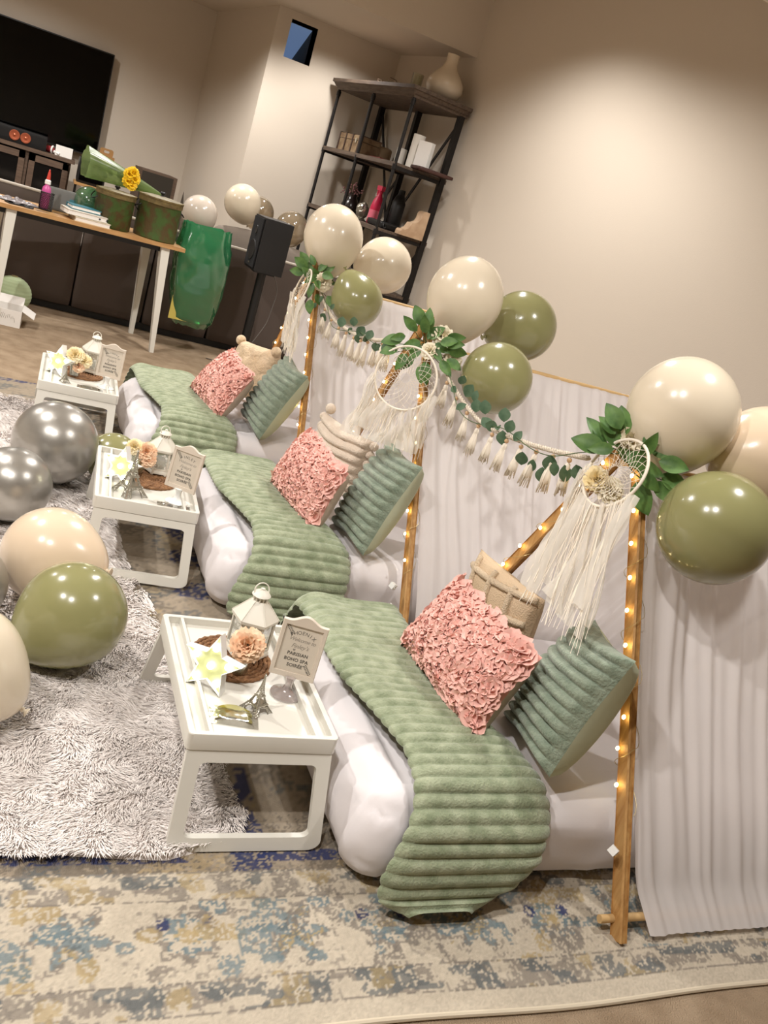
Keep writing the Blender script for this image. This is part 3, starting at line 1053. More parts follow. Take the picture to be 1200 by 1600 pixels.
# beige lattice pillow
p = Pillow(Q_beige3, 0.11, 0.03)
t = thing('lattice_pillow', 'beige pillow with raised tufted lattice behind the nearest pink pillow', 'pillow', tuple(p.c))
mb = p.surf(40, 34, lambda u, v: 0.003 * nz((u * 6, v * 6, 1)), 1)
mb.v = [q - p.c for q in mb.v]
obj('front_cloth', mb, m_beige, t, smooth=180)
mb = p.surf(20, 20, lambda u, v: 0, -1)
mb.v = [q - p.c for q in mb.v]
obj('plain_back', mb, m_beige, t, smooth=180)
for k in (-2, -1, 0, 1, 2, 3):
    for s in (1, -1):
        pts = []
        for q in np.linspace(0, 1, 40):
            u, v = (0.10 + 0.30 * k + 0.22 * q if s > 0 else q), (q if s > 0 else 0.06 + 0.3 * (k + 0.4) - 0.14 * q)
            if 0.01 < u < 0.99 and 0.01 < v < 0.99:
                pts.append(p.at(u, v, 0.004 + 0.003 * nz((q * 30, k, s))) - p.c)
        if len(pts) > 4:
            obj('tufted_ridge', MB().tube(pts, [0.0105 + 0.002 * nz((i * 0.9, k, 3)) for i in range(len(pts))], 7), m_beige_tuft, t, smooth=180)
# fuzzy beige pillow
p = Pillow(Q_fuzzy1, 0.14, 0.02)
t = thing('fuzzy_pillow', 'fuzzy beige pillow with rounded ear corners in the farthest tent', 'pillow', tuple(p.c))
for nm, s in (('fuzzy_front', 1), ('fuzzy_back', -1)):
    mb = p.surf(40, 40, lambda u, v: 0.010 * nz((u * 7, v * 7, 2)) * edge_fade(u, v), s)
    mb.v = [q - p.c for q in mb.v]
    obj(nm, mb, m_fuzzy, t, smooth=180)
for u in (0.04, 0.96):
    obj('ear', MB().ell(p.at(u, 0.03) - p.c + np.array([0, 0, 0.004]), (0.028, 0.030, 0.028), 14, 10), m_fuzzy, t, smooth=180)

# ------------------------------------------------------------------ balloons
bp = []
for k in range(29):
    a = PI * k / 28
    r = math.sin(a)
    z = math.cos(a)
    if z < 0:
        z *= 1.0 + 0.20 * (-z) ** 1.5
        r *= 1 - 0.10 * (-z) ** 2 * (1 if k < 27 else 0.6)
    bp.append((max(r, 1e-5), z))
bp = bp[::-1]
BAL = MB().lathe(bp, 40).mesh('balloon', 180)
KNOT = MB().lathe([(0.02, -1.17), (0.035, -1.20), (0.05, -1.225), (0.045, -1.245), (0.022, -1.255), (0.05, -1.285), (0.085, -1.315), (0.075, -1.325), (0.001, -1.30)], 14).mesh('knot', 180)


def balloon(c, r, mat, label, group, knot=(0, 0, -1), name='balloon', stretch=1.0):
    me = BAL.copy()
    me.materials.append(mat)
    o = bpy.data.objects.new(name, me)
    COL.objects.link(o)
    o.location = c
    o.scale = (r, r, r * stretch)
    o.rotation_mode = 'QUATERNION'
    o.rotation_quaternion = (-Vector(knot)).to_track_quat('Z', 'Y')
    tag(o, label, 'balloon', group)
    k = KNOT.copy()
    k.materials.append(mat)
    q = bpy.data.objects.new('knot', k)
    COL.objects.link(q)
    q.parent = o
    return o


G3, G2, G1 = 'balloons on the nearest tent', 'balloons on the middle tent', 'balloons on the farthest tent'
balloon((1.615, 1.780, 1.190), 0.144, m_cream, 'large cream balloon topping the nearest tent, left of the blush one', G3, (-0.1, 0.05, -1), stretch=1.05)
balloon((1.876, 1.710, 1.140), 0.140, m_blush, 'blush cream balloon cut by the right picture edge', G3, (-1, 0, -0.2))
balloon((1.647, 1.544, 0.972), 0.143, m_olive, 'olive green balloon hanging below the two cream ones at the nearest tent', G3, (0.6, 0.7, 0.35))
balloon((1.567, 3.101, 1.226), 0.148, m_cream, 'large cream balloon topping the middle tent', G2, (-0.15, -0.1, -1), stretch=1.1)
balloon((1.915, 3.207, 1.175), 0.146, m_olive, 'olive balloon behind and right of the middle cream balloon', G2, (-1, -0.1, -0.5))
balloon((1.643, 2.796, 1.003), 0.134, m_olive, 'lower olive balloon beside the tassel garland of the middle tent', G2, (0.5, 0.7, 0.4))
balloon((1.352, 4.245, 1.246), 0.146, m_cream, 'taller cream balloon over the farthest tent, on the left', G1, (0.1, -0.1, -1), stretch=1.1)
balloon((1.708, 4.397, 1.181), 0.145, m_cream, 'round cream balloon in front of the iron shelf', G1, (-1, -0.2, -0.4))
balloon((1.471, 4.000, 1.010), 0.126, m_olive, 'small olive balloon under the two cream ones at the farthest tent', G1, (-0.4, 0.2, 0.6))
GF = 'balloons on the shag rug'
sh = 0.025
balloon((0.270, 2.205, 0.150 + sh), 0.147, m_olive, 'olive balloon with visible knot on the shag rug beside the nearest tray', GF, (-0.75, -0.35, -0.55))
balloon((0.215, 2.544, 0.154 + sh), 0.150, m_blush, 'beige balloon on the shag rug behind the olive one', GF, (0.8, -0.5, 0.1))
balloon((0.228, 3.530, 0.173 + sh), 0.168, m_silver, 'larger silver balloon on the shag rug, behind the other silver one', GF, (0.1, 0.6, -0.8))
balloon((0.085, 3.107, 0.138 + sh), 0.136, m_silver, 'silver balloon at the left edge in front of the larger silver one', GF, (0.1, 0.6, -0.8))
balloon((0.010, 1.930, 0.144 + sh), 0.146, m_cream, 'cream balloon cut by the left picture edge', GF, (0.85, -0.3, -0.45))
balloon((-0.022, 2.380, 0.116 + sh), 0.124, m_silver, 'sliver of a silver balloon at the left edge above the cream one', GF, (-0.7, 0.3, -0.6))
balloon((0.470, 3.600, 0.118 + sh), 0.114, m_olive, 'dark olive balloon half hidden behind the middle tray', GF, (0.2, 0.6, -0.8))


# ------------------------------------------------------------------ greenery
def leaf_mesh(name, L, W, tipw=0.8, cup=0.18, fold=0.25):
    nu, nv = 9, 5
    P = np.zeros((nu, nv, 3))
    for i in range(nu):
        q = i / (nu - 1)
        wd = W / 2 * max(0.02, math.sin(PI * min(1, q ** tipw)) ** 0.8)
        for j in range(nv):
            s = j / (nv - 1) * 2 - 1
            P[i, j] = (q * L, s * wd, fold * abs(s) * wd - cup * L * q * q + 0.01 * L)
    return MB().grid(P).mesh(name, 180)


LEAF = [leaf_mesh('leaf', 0.072, 0.044, 0.85, 0.15), leaf_mesh('leaf', 0.062, 0.034, 0.8, 0.3), leaf_mesh('leaf', 0.080, 0.040, 0.8, 0.08)]
EUC = [leaf_mesh('leaf', 0.042, 0.036, 1.0, 0.12, 0.1), leaf_mesh('leaf', 0.034, 0.024, 0.95, 0.25, 0.15)]
for m_ in LEAF:
    m_.materials.append(m_leaf)
for m_ in EUC:
    m_.materials.append(m_euc)


def place_leaf(me, p, out, facing, parent, rs, sc=1.0):
    """leaf with its middle at p, growing along out, upper side towards facing"""
    x = Vector(out).normalized()
    z = Vector(facing) + Vector((rs.uniform(-.35, .35), rs.uniform(-.35, .35), rs.uniform(-.35, .35)))
    y = z.cross(x).normalized()
    z = x.cross(y)
    mw = Matrix((x, y, z)).transposed().to_4x4()
    mw.translation = Vector(p) - x * 0.03 * sc
    o = bpy.data.objects.new('leaf', me)
    COL.objects.link(o)
    o.matrix_local = mw @ Matrix.Scale(sc, 4)
    o.parent = parent
    return o


def bloom_mesh(R, rs, layers=5):
    mb = MB()
    for lay in range(layers):
        q = lay / (layers - 1)
        n = 4 + 2 * lay
        for k in range(n):
            a0 = 2 * PI * k / n + lay * 0.9 + rs.uniform(-.25, .25)
            tilt = 0.15 + 1.35 * q + rs.uniform(-.15, .15)
            L = R * (0.62 + 0.40 * q)
            P = []
            for i in range(5):
                f = i / 4
                row = []
                for j in range(6):
                    s = j / 5 * 2 - 1
                    wd = R * 0.42 * (0.35 + 0.65 * math.sin(PI * min(0.62, f * 0.62)))
                    rr = R * 0.05 + L * f * math.sin(tilt * (0.55 + 0.45 * f)) + R * 0.05 * math.sin(s * 9 + k) * f
                    zz = L * f * math.cos(tilt * (0.55 + 0.45 * f)) + R * 0.06 * math.sin(s * 11 + k * 2) * f
                    row.append((rr * math.cos(a0) - s * wd * math.sin(a0), rr * math.sin(a0) + s * wd * math.cos(a0), zz))
                P.append(row)
            mb.grid(P)
    return mb


RVIEW = Vector((-0.52, -0.80, 0.30))                   # the room side that the blooms face


def spray(idx, pts, roses, ctr, label):
    rs = random.Random(idx + 40)
    t = thing('greenery_spray', label, 'greenery', ctr, 0, 'leaf and rose sprays on the tent tops')
    c = Vector(ctr)
    for k, p in enumerate(pts):
        v = Vector(p) - c
        v += RVIEW * ((0.07 if p[0] > 1.5 else 0.0) if idx == 0 else 0.06)
        out = v + Vector((rs.uniform(-.02, .02), rs.uniform(-.02, .02), rs.uniform(-.02, .02)))
        out -= RVIEW * out.dot(RVIEW) * 0.7
        place_leaf(LEAF[k % 3], v, out, RVIEW, t, rs, rs.uniform(0.9, 1.15) * (1.12 if idx == 0 else 1.0))
    mb = MB()
    for p in pts[::2]:
        v = Vector(p) - c
        mb.tube([v * 0.02, v * 0.5 + Vector((0, 0.004, -0.008)), v * 0.9], 0.0016, 5)
    obj('stem', mb, m_stem, t)
    for k, p in enumerate(roses):
        m = bloom_mesh(0.044 if k == 0 else 0.034, rs, 4)
        n = (RVIEW + Vector((rs.uniform(-.4, .4), 0, rs.uniform(-.2, .5)))).normalized()
        obj('rose', m, m_rose if (idx, k) != (0, 2) else m_yellowp, t, smooth=180, mw=Matrix.Translation(Vector(p) - c - n * 0.02) @ n.to_track_quat('Z', 'Y').to_matrix().to_4x4())
    return t


LEAF3=[(1.436,1.805,1.133),(1.429,1.811,1.111),(1.431,1.838,1.08),(1.408,1.822,1.048),(1.417,1.785,1.052),(1.451,1.805,1.086),(1.471,1.812,1.123),(1.519,1.751,1.084),(1.574,1.761,1.075),(1.573,1.712,1.058),(1.542,1.725,1),(1.58,1.711,0.989),(1.596,1.708,1.017),(1.517,1.765,1.035),(1.55,1.782,1.098),(1.551,1.744,0.954),(1.485,1.765,1.053),(1.538,1.756,1.027)]
LEAF2=[(1.371,3.002,1.108),(1.388,2.96,1.12),(1.371,2.93,1.089),(1.438,2.98,1.066),(1.486,2.898,1.081),(1.48,2.894,1.058),(1.515,2.922,1.033),(1.444,2.918,1.006),(1.472,2.882,0.974),(1.509,2.898,0.989),(1.383,2.868,0.931),(1.42,2.916,0.937),(1.288,2.975,1.007),(1.293,2.953,1.025),(1.364,2.967,1.012),(1.386,2.973,0.989),(1.319,2.923,0.949),(1.356,2.944,0.948),(1.281,2.959,0.972),(1.462,2.933,1.029),(1.352,3.001,1.072),(1.459,2.896,1.06),(1.411,2.994,1.107)]
LEAF1=[(1.252,4.231,1.1),(1.288,4.219,1.105),(1.281,4.223,1.065),(1.238,4.203,1.076),(1.34,4.197,1.091),(1.368,4.195,1.087),(1.342,4.108,1.063),(1.32,4.201,1.047),(1.292,4.155,1.029),(1.362,4.132,1.032),(1.31,4.112,1.016),(1.303,4.166,0.979),(1.297,4.095,0.908),(1.344,4.152,0.94),(1.383,4.069,0.955),(1.231,4.207,1.035),(1.266,4.174,1.044)]
spray(0, LEAF3, [(1.498,1.778,1.093),(1.456,1.736,0.965),(1.425,1.756,0.98)], (1.49, 1.785, 1.05), 'leaf spray with cream roses at the top of the nearest tent')
spray(1, LEAF2, [(1.443,2.92,1.095),(1.385,2.89,1.032),(1.483,2.871,1.015)], (1.40, 2.955, 1.04), 'leaf spray with cream roses at the top of the middle tent')
spray(2, LEAF1, [(1.304,4.085,1.045)], (1.30, 4.17, 1.04), 'leaf spray with one white bud at the top of the farthest tent')


def tassel_mesh(L, rs):
    mb = MB()
    for k in range(26):
        a = rs.uniform(0, 2 * PI)
        r1 = 0.019 * math.sqrt(rs.random())
        tip = (r1 * math.cos(a), r1 * math.sin(a), -L * rs.uniform(0.86, 1.05))
        mid = (r1 * 0.75 * math.cos(a) + rs.uniform(-.002, .002), r1 * 0.75 * math.sin(a), -L * 0.62)
        mb.tube([(0.004 * math.cos(a), 0.004 * math.sin(a), -0.026), mid, tip], 0.0016, 4)
    mb.lathe([(0.001, -0.018), (0.007, -0.022), (0.009, -0.034), (0.0075, -0.040), (0.0095, -0.05), (0.013, -0.07), (0.014, -0.09), (0.002, -0.1)], 10)
    return mb


def smooth_path(pts, n):
    P = np.array(pts)
    d = np.concatenate([[0], np.cumsum(np.linalg.norm(np.diff(P, axis=0), axis=1))])
    s = np.linspace(0, d[-1], n)
    Q = np.stack([np.interp(s, d, P[:, k]) for k in range(3)], 1)
    for _ in range(max(3, n // 12)):
        Q[1:-1] = (Q[:-2] + 2 * Q[1:-1] + Q[2:]) / 4
    return Q


def garland(pts, nt, label, seed):
    rs = random.Random(seed)
    Q = smooth_path(pts, 90)
    c = Q[45]
    t = thing('tassel_garland', label, 'garland', tuple(c), 0, 'cotton tassel garlands between the tents')
    mb = MB()
    for k in range(3):                                # three plied strands
        a = np.linspace(0, 2 * PI * 26, 360) + k * 2 * PI / 3
        s = np.linspace(0, 89, 360)
        B = np.stack([np.interp(s, np.arange(90), Q[:, q]) for q in range(3)], 1) - c
        B[:, 2] += 0.0042 * np.sin(a)
        B[:, 0] += 0.0042 * np.cos(a)
        mb.tube(B, 0.0044, 5)
    obj('rope', mb, m_rope, t, smooth=180)
    for k in range(nt):
        q = Q[int(5 + (k + 0.5) / nt * 80)] - c
        L = 0.115 * rs.uniform(0.92, 1.1)
        ta = obj('tassel', tassel_mesh(L, rs), m_cotton, t, smooth=180, loc=tuple(q + np.array([0, 0, -0.006])))
        ta.rotation_euler = (rs.uniform(-.06, .06), rs.uniform(-.06, .06), rs.uniform(0, 6))
        obj('bead', MB().ell((0, 0, -0.011), 0.0075, 12, 8), m_bead, ta, smooth=180)
    return t


ROPE2=[(1.454,2.909,1.016),(1.464,2.824,0.957),(1.474,2.699,0.918),(1.482,2.554,0.888),(1.486,2.47,0.887),(1.487,2.312,0.907),(1.478,2.184,0.928),(1.469,2.035,0.959),(1.443,1.853,1.003)]
ROPE1=[(1.322,4.116,0.993),(1.335,4.008,0.942),(1.357,3.878,0.904),(1.367,3.756,0.904),(1.374,3.59,0.909),(1.361,3.329,0.95),(1.338,3.06,1.015)]
garland(ROPE2, 10, 'cream tassel garland hanging from the middle tent to the nearest tent', 1)
garland(ROPE1, 10, 'cream tassel garland hanging from the farthest tent to the middle tent', 2)


def vine(pts, rope, label, seed):
    rs = random.Random(seed)
    Q = smooth_path(rope, 60)
    c = Q[30]
    t = thing('eucalyptus_vine', label, 'vine', tuple(c), 0, 'eucalyptus vines along the garlands')
    s = np.linspace(0, 18, 60)
    B = Q - c + np.stack([-0.016 + 0.010 * np.sin(s), 0.012 * np.cos(s * 0.9), 0.020 * np.sin(s * 0.7 + 1)], 1)
    obj('stem', MB().tube(B, 0.0015, 5), m_stem, t)
    for k, p in enumerate(pts):
        v = Vector(p) - Vector(c)
        i = int(np.argmin(np.linalg.norm(B - np.array(v), axis=1)))
        out = v - Vector(B[i])
        if out.length < 0.008:
            out = Vector((0, rs.uniform(-1, 1), rs.uniform(-1, 0.6)))
        place_leaf(EUC[0 if k % 3 else 1], v, out, RVIEW, t, rs, rs.uniform(0.9, 1.25))


EUC2=[(1.457,2.729,0.933),(1.45,2.684,0.991),(1.453,2.617,0.975),(1.453,2.571,0.976),(1.459,2.552,0.943),(1.459,2.496,0.957),(1.463,2.638,0.912),(1.467,2.474,0.908),(1.469,2.444,0.901),(1.47,2.388,0.911),(1.461,2.365,0.973),(1.465,2.312,0.95),(1.463,2.239,0.946),(1.475,2.344,0.882),(1.463,2.035,0.909),(1.463,1.997,0.901),(1.456,1.933,0.916),(1.443,1.868,0.945),(1.473,2.129,0.862),(1.477,2.2,0.865),(1.472,2.068,0.864)]
EUC1=[(1.287,4.069,0.917),(1.314,4.072,0.959),(1.333,4.008,0.884),(1.332,3.912,0.973),(1.349,3.782,0.935),(1.352,3.643,0.967),(1.361,3.691,0.893),(1.366,3.556,0.894),(1.356,3.518,0.952),(1.361,3.44,0.914),(1.352,3.406,0.963),(1.358,3.323,0.914),(1.355,3.274,0.921),(1.348,3.185,0.942)]
vine(EUC2, ROPE2, 'round leaved eucalyptus vine along the garland at the nearest tent', 3)
vine(EUC1, ROPE1, 'round leaved eucalyptus vine along the garland at the middle tent', 4)


def dreamcatcher(c, R, nrm, tail, spread, label, seed):
    """hoop with knotted net and a gauze veil that hangs from it to the pillow"""
    rs = random.Random(seed)
    t = thing('dreamcatcher', label, 'dreamcatcher', c, 0, 'lace dreamcatchers')
    n = Vector(nrm).normalized()
    ux = n.cross(Vector((0, 0, 1))).normalized()
    uz = ux.cross(n).normalized()

    def pt(a, r, d=0.0):
        return np.array(ux * (r * math.cos(a)) + uz * (r * math.sin(a)) + n * d)
    obj('hoop', MB().tube([pt(a, R) for a in np.linspace(0, 2 * PI, 49)[:-1]], 0.0042, 8, closed=True), m_cotton, t, smooth=180)
    mb = MB()
    N = 22
    rings = [R * q for q in (1.0, 0.86, 0.73, 0.61, 0.5, 0.4, 0.31, 0.23, 0.16)]
    for i in range(len(rings) - 1):
        for k in range(N):
            a0 = 2 * PI * (k + 0.5 * (i % 2)) / N
            for s in (0.5, -0.5):
                a1 = 2 * PI * (k + 0.5 * (i % 2) + s) / N
                mb.tube([pt(a0, rings[i], 0.006 * math.sin(i)), pt(a1, rings[i + 1], 0.006 * math.sin(i + 1))], 0.0007, 3, cap=False)
    obj('net', mb, m_cotton, t, smooth=0)
    # veil: overlapping gauze strips falling plumb, then trailing to the pillow
    tail = Vector(tail) - Vector(c)
    NS = 26
    for k in range(12):
        q = k / 11
        a = -PI * (0.06 + 0.88 * q)
        s0 = pt(a, R)
        side = np.array(ux) * (q - 0.5)
        w0, w1 = R * 0.24, spread * 0.20
        ln_k = rs.uniform(0.80, 1.03)
        P = []
        for i in range(NS):
            f = i / (NS - 1) * ln_k
            cen = s0 * (1 - f) + (np.array(tail) + side * spread * -1.0 * (1 if True else 0)) * f if False else s0 * (1 - f) + (np.array(tail) + np.array(ux) * math.cos(a) * spread * 0.5) * f
            cen = cen + np.array(n) * (0.012 * math.sin(f * 6 + k * 1.7)) + np.array(ux) * 0.008 * math.sin(f * 9 + k)
            row = []
            for j in range(6):
                e = j / 5 - 0.5
                wd = w0 + (w1 - w0) * f
                row.append(cen + np.array(ux) * e * wd * (1 - 0.3 * math.sin(f * 5 + k)) + np.array(n) * 0.008 * math.sin(j * 2.1 + k + f * 4))
            P.append(row)
        obj('gauze_strip', MB().grid(P), m_lace, t, smooth=180)
    mb = MB()
    for k in range(70):
        q = rs.random()
        a = -PI * (0.05 + 0.9 * q)
        s0 = pt(a, R)
        ln = rs.uniform(0.75, 1.12)
        e = (np.array(tail) + np.array(ux) * (math.cos(a) * spread * 0.55 + rs.uniform(-.015, .015)))
        P = [s0 + (e - s0) * f * ln + np.array(n) * 0.010 * math.sin(f * 4 + k) + np.array(ux) * 0.003 * math.sin(f * 6 + k * 2) for f in np.linspace(0, 1, 9)]
        mb.tube(P, 0.0008 if k % 4 else 0.0015, 3, cap=False)
    o = obj('fringe', mb, m_cotton, t, smooth=0)
    o['kind'] = 'stuff'
    return t


dreamcatcher((1.435, 1.721, 1.012), 0.098, (-0.93, 0.0, 0.36), (1.300, 1.585, 0.665), 0.26, 'dreamcatcher with gauze veil trailing onto the nearest green pillow', 1)
dreamcatcher((1.310, 2.842, 0.915), 0.116, (-0.62, -0.74, 0.20), (1.270, 2.79, 0.665), 0.26, 'dreamcatcher with gauze veil at the middle tent', 2)
dreamcatcher((1.222, 4.108, 0.985), 0.098, (-0.95, 0.05, 0.2), (1.205, 4.02, 0.69), 0.20, 'dreamcatcher with gauze veil at the farthest tent', 3)

# ------------------------------------------------------------------ bed trays
def rrect(w, h, r, n=6, cx=0, cy=0, rs=None):
    rr = rs or (r, r, r, r)
    pts = []
    for (sx, sy, a0), q in zip(((1, 1, 0), (-1, 1, 90), (-1, -1, 180), (1, -1, 270)), rr):
        for k in range(n + 1):
            a = math.radians(a0 + 90 * k / n)
            pts.append((cx + sx * (w / 2 - q) + q * math.cos(a), cy + sy * (h / 2 - q) + q * math.sin(a)))
    return pts


def ring_prism(outer, inner, t0, t1, M=None, off=(0, 0, 0)):
    """flat ring between two loops of equal count, with thickness (loops in xz, thickness in y)"""
    n = len(outer)
    L = []
    for loop, y in ((outer, t0), (outer, t1), (inner, t1), (inner, t0)):
        L.append([(x, y, z) for x, z in loop])
    P = np.array(L)
    if M is not None:
        P = M(P)
    return MB().grid(P + np.array(off), cu=True, cv=True)


TW, TL, TH = 0.360, 0.525, 0.265


def tray_parts():
    top = MB()
    rim, z0, z1 = 0.014, TH - 0.042, TH
    # outer apron
    o, i2 = rrect(TW, TL, 0.012), rrect(TW - 2 * rim, TL - 2 * rim, 0.006)
    n = len(o)
    P = np.array([[(x, y, z0) for x, y in o], [(x, y, z1 - 0.002) for x, y in o], [(x * 0.994, y * 0.996, z1) for x, y in o], [(x, y, z1) for x, y in i2],
                  [(x, y, TH - 0.020) for x, y in i2], [(x, y, z0) for x, y in i2]])
    top.grid(P, cu=True, cv=True)
    # bar between the side channel and the panel, both sides
    for s in (-1, 1):
        top.box((s * (TW / 2 - 0.052), 0, TH - 0.010), (0.008, TL - 2 * rim, 0.018))
    panel = MB().box((0, 0, TH - 0.025), (TW - 2 * rim, TL - 2 * rim, 0.010))
    legs = []
    for s in (-1, 1):
        H = TH - 0.044
        wt, wb = TW - 0.012, TW + 0.010
        out = rrect(1, 1, 0.0, n=6, rs=(0.012, 0.012, 0.10, 0.10))
        out = [(x * (wt + (wb - wt) * (0.5 - z)), (z + 0.5) * H) for x, z in out]
        inn = rrect(1, 1, 0.0, n=6, rs=(0.06, 0.06, 0.07, 0.07))
        inn = [(x * ((wt - 0.068) + (wb - wt) * (0.5 - z)), 0.030 + (z + 0.5) * (H - 0.030 - 0.026)) for x, z in inn]

        def shear(P, s=s, H=H):
            P = P.copy()
            P[..., 1] = s * (TL / 2 - 0.010 + 0.075 * (1 - P[..., 2] / H)) + P[..., 1]
            return P
        legs.append(ring_prism(out, inn, -0.008, 0.008, shear))
    return top, panel, legs


_top, _panel, _legs = tray_parts()
tray_me = [_top.mesh('tray_rim', 30), _panel.mesh('tray_panel', 0), _legs[0].mesh('leg_frame', 30), _legs[1].mesh('leg_frame', 30)]
TILT = [0.0, math.radians(-4.0), math.radians(-2.0)]
for i, (x, y) in enumerate(TRAY):
    t = thing('bed_tray', ['white folding bed tray nearest, with the gold masks packet', 'white folding bed tray in the middle, with the tall silver tower',
                           'white folding bed tray farthest, near the desk'][i], 'tray table', (x + TW / 2, y + TL / 2, 0.018 if i else 0.012), TILT[i], 'white bed trays')
    for me, nm in zip(tray_me, ('tray_rim', 'tray_panel', 'leg_frame', 'leg_frame')):
        obj(nm, me, m_white, t)

TZ = [0.012 + TH - 0.020, 0.018 + TH - 0.020, 0.018 + TH - 0.020]     # height of the tray floors


def placemat(x, y, z, R, label):
    t = thing('woven_placemat', label, 'placemat', (x, y, z), 0, 'round woven placemats')
    nr = 9
    for k in range(nr):
        r = R * (k + 0.6) / nr
        a = np.linspace(0, 2 * PI, max(20, 10 * (k + 2)) + 1)[:-1]
        w_ = R / nr * 0.56
        P = [(r * math.cos(q) + 0.0012 * math.sin(q * 31 + k), r * math.sin(q), w_ * 0.62 + 0.0012 * math.sin(q * (40 + 9 * k))) for q in a]
        rr = [w_ * (0.92 + 0.16 * math.sin(q * (34 + 12 * k))) for q in a]
        obj('braid', MB().tube(P, rr, 7, closed=True), m_rattan, t, smooth=180)
    return t


def lantern(x, y, z, rot, label, h=0.165, R=0.052):
    t = thing('lantern', label, 'lantern', (x, y, z), rot, 'white glass lanterns')
    N = 6
    ang = [2 * PI * (k + 0.5) / N for k in range(N)]

    def hexa(r, zz):
        return [(r * math.cos(a), r * math.sin(a), zz) for a in ang]
    base = MB()
    base.grid([hexa(R * 1.12, 0.006), hexa(R * 1.12, 0.014), hexa(R * 1.02, 0.020)], cv=True, flip=True)
    base.f.append(tuple(range(12, 18)))
    base.f.append(tuple(range(0, 6))[::-1])
    for a in ang:
        base.ell((R * math.cos(a), R * math.sin(a), 0.004), 0.006, 8, 6)
    obj('base', base, m_whitemetal, t)
    zb, zt = 0.020, h * 0.58
    fr = MB()
    for k in range(N):
        a, b = ang[k], ang[(k + 1) % N]
        p, q = Vector((R * math.cos(a), R * math.sin(a), 0)), Vector((R * math.cos(b), R * math.sin(b), 0))
        fr.bar(p + Vector((0, 0, zb)), p + Vector((0, 0, zt)), 0.006, 0.006)
        for zz in (zb + 0.003, zt - 0.003):
            fr.bar(p + Vector((0, 0, zz)), q + Vector((0, 0, zz)), 0.005, 0.006)
    obj('frame', fr, m_whitemetal, t)
    for k in range(N):
        a, b = ang[k], ang[(k + 1) % N]
        r2 = R * 0.985
        obj('glass_pane', MB().add([(r2 * math.cos(a), r2 * math.sin(a), zb), (r2 * math.cos(b), r2 * math.sin(b), zb), (r2 * math.cos(b), r2 * math.sin(b), zt), (r2 * math.cos(a), r2 * math.sin(a), zt)], [(0, 1, 2, 3)]), m_frost, t, smooth=0)
    rf = MB()
    rf.grid([hexa(R * 1.16, zt - 0.002), hexa(R * 1.18, zt + 0.006), hexa(R * 0.40, h * 0.86), hexa(R * 0.38, h * 0.865)], cv=True, flip=True)
    rf.f.append(tuple(range(18, 24)))
    for k in range(N):
        a = ang[k]
        rf.tube([(R * 1.18 * math.cos(a), R * 1.18 * math.sin(a), zt + 0.006), (R * 0.4 * math.cos(a), R * 0.4 * math.sin(a), h * 0.86)], 0.0018, 5)
    obj('roof', rf, m_whitemetal, t, smooth=20)
    cp = MB()
    for k in range(12):
        a = 2 * PI * k / 12
        cp.bar((R * 0.34 * math.cos(a), R * 0.34 * math.sin(a), h * 0.86), (R * 0.34 * math.cos(a), R * 0.34 * math.sin(a), h * 0.94), 0.004, 0.003)
    cp.lathe([(R * 0.25, h * 0.86), (R * 0.25, h * 0.94)], 12)
    cp.lathe([(R * 0.46, h * 0.935), (R * 0.47, h * 0.945), (R * 0.36, h * 0.985), (R * 0.12, h * 1.02), (0.004, h * 1.03), (0.006, h * 1.045), (0.0001, h * 1.06)], 18)
    obj('vent_cap', cp, m_whitemetal, t)
    rg = MB()
    rg.tube([(0.021 * math.cos(a), 0.004 + 0.006 * math.sin(a), h * 1.0 + 0.019 * math.sin(a)) for a in np.linspace(0, 2 * PI, 29)[:-1]], 0.0018, 6, closed=True)
    obj('carry_ring', rg, m_whitemetal, t, smooth=180)
    obj('candle', MB().lathe([(0.024, 0.02), (0.024, 0.055), (0.020, 0.057), (0.0001, 0.053)], 18), m_wax, t)
    return t


# panes with a frosted snowflake print
def frost():
    m = M_glass('frosted_print_glass', (240, 244, 238), 0.2, 0.04)
    nt = m.node_tree
    out = nt.nodes['Material Output']
    top = out.inputs[0].links[0].from_node
    d = nt.nodes.new('ShaderNodeBsdfDiffuse')
    d.inputs[0].default_value = (*lin((238, 236, 228)), 1)
    tc = nt.nodes.new('ShaderNodeTexCoord')
    n = nt.nodes.new('ShaderNodeTexVoronoi')
    n.inputs['Scale'].default_value = 70
    r = nt.nodes.new('ShaderNodeMapRange')
    r.inputs[1].default_value, r.inputs[2].default_value = 0.42, 0.36
    r.inputs[3].default_value, r.inputs[4].default_value = 0.22, 0.75
    nt.links.new(tc.outputs['Object'], n.inputs['Vector'])
    nt.links.new(n.outputs['Distance'], r.inputs[0])
    mx = nt.nodes.new('ShaderNodeMixShader')
    nt.links.new(r.outputs[0], mx.inputs[0])
    nt.links.new(top.outputs[0], mx.inputs[1])
    nt.links.new(d.outputs[0], mx.inputs[2])
    nt.links.new(mx.outputs[0], out.inputs[0])
    return m


m_frost = frost()


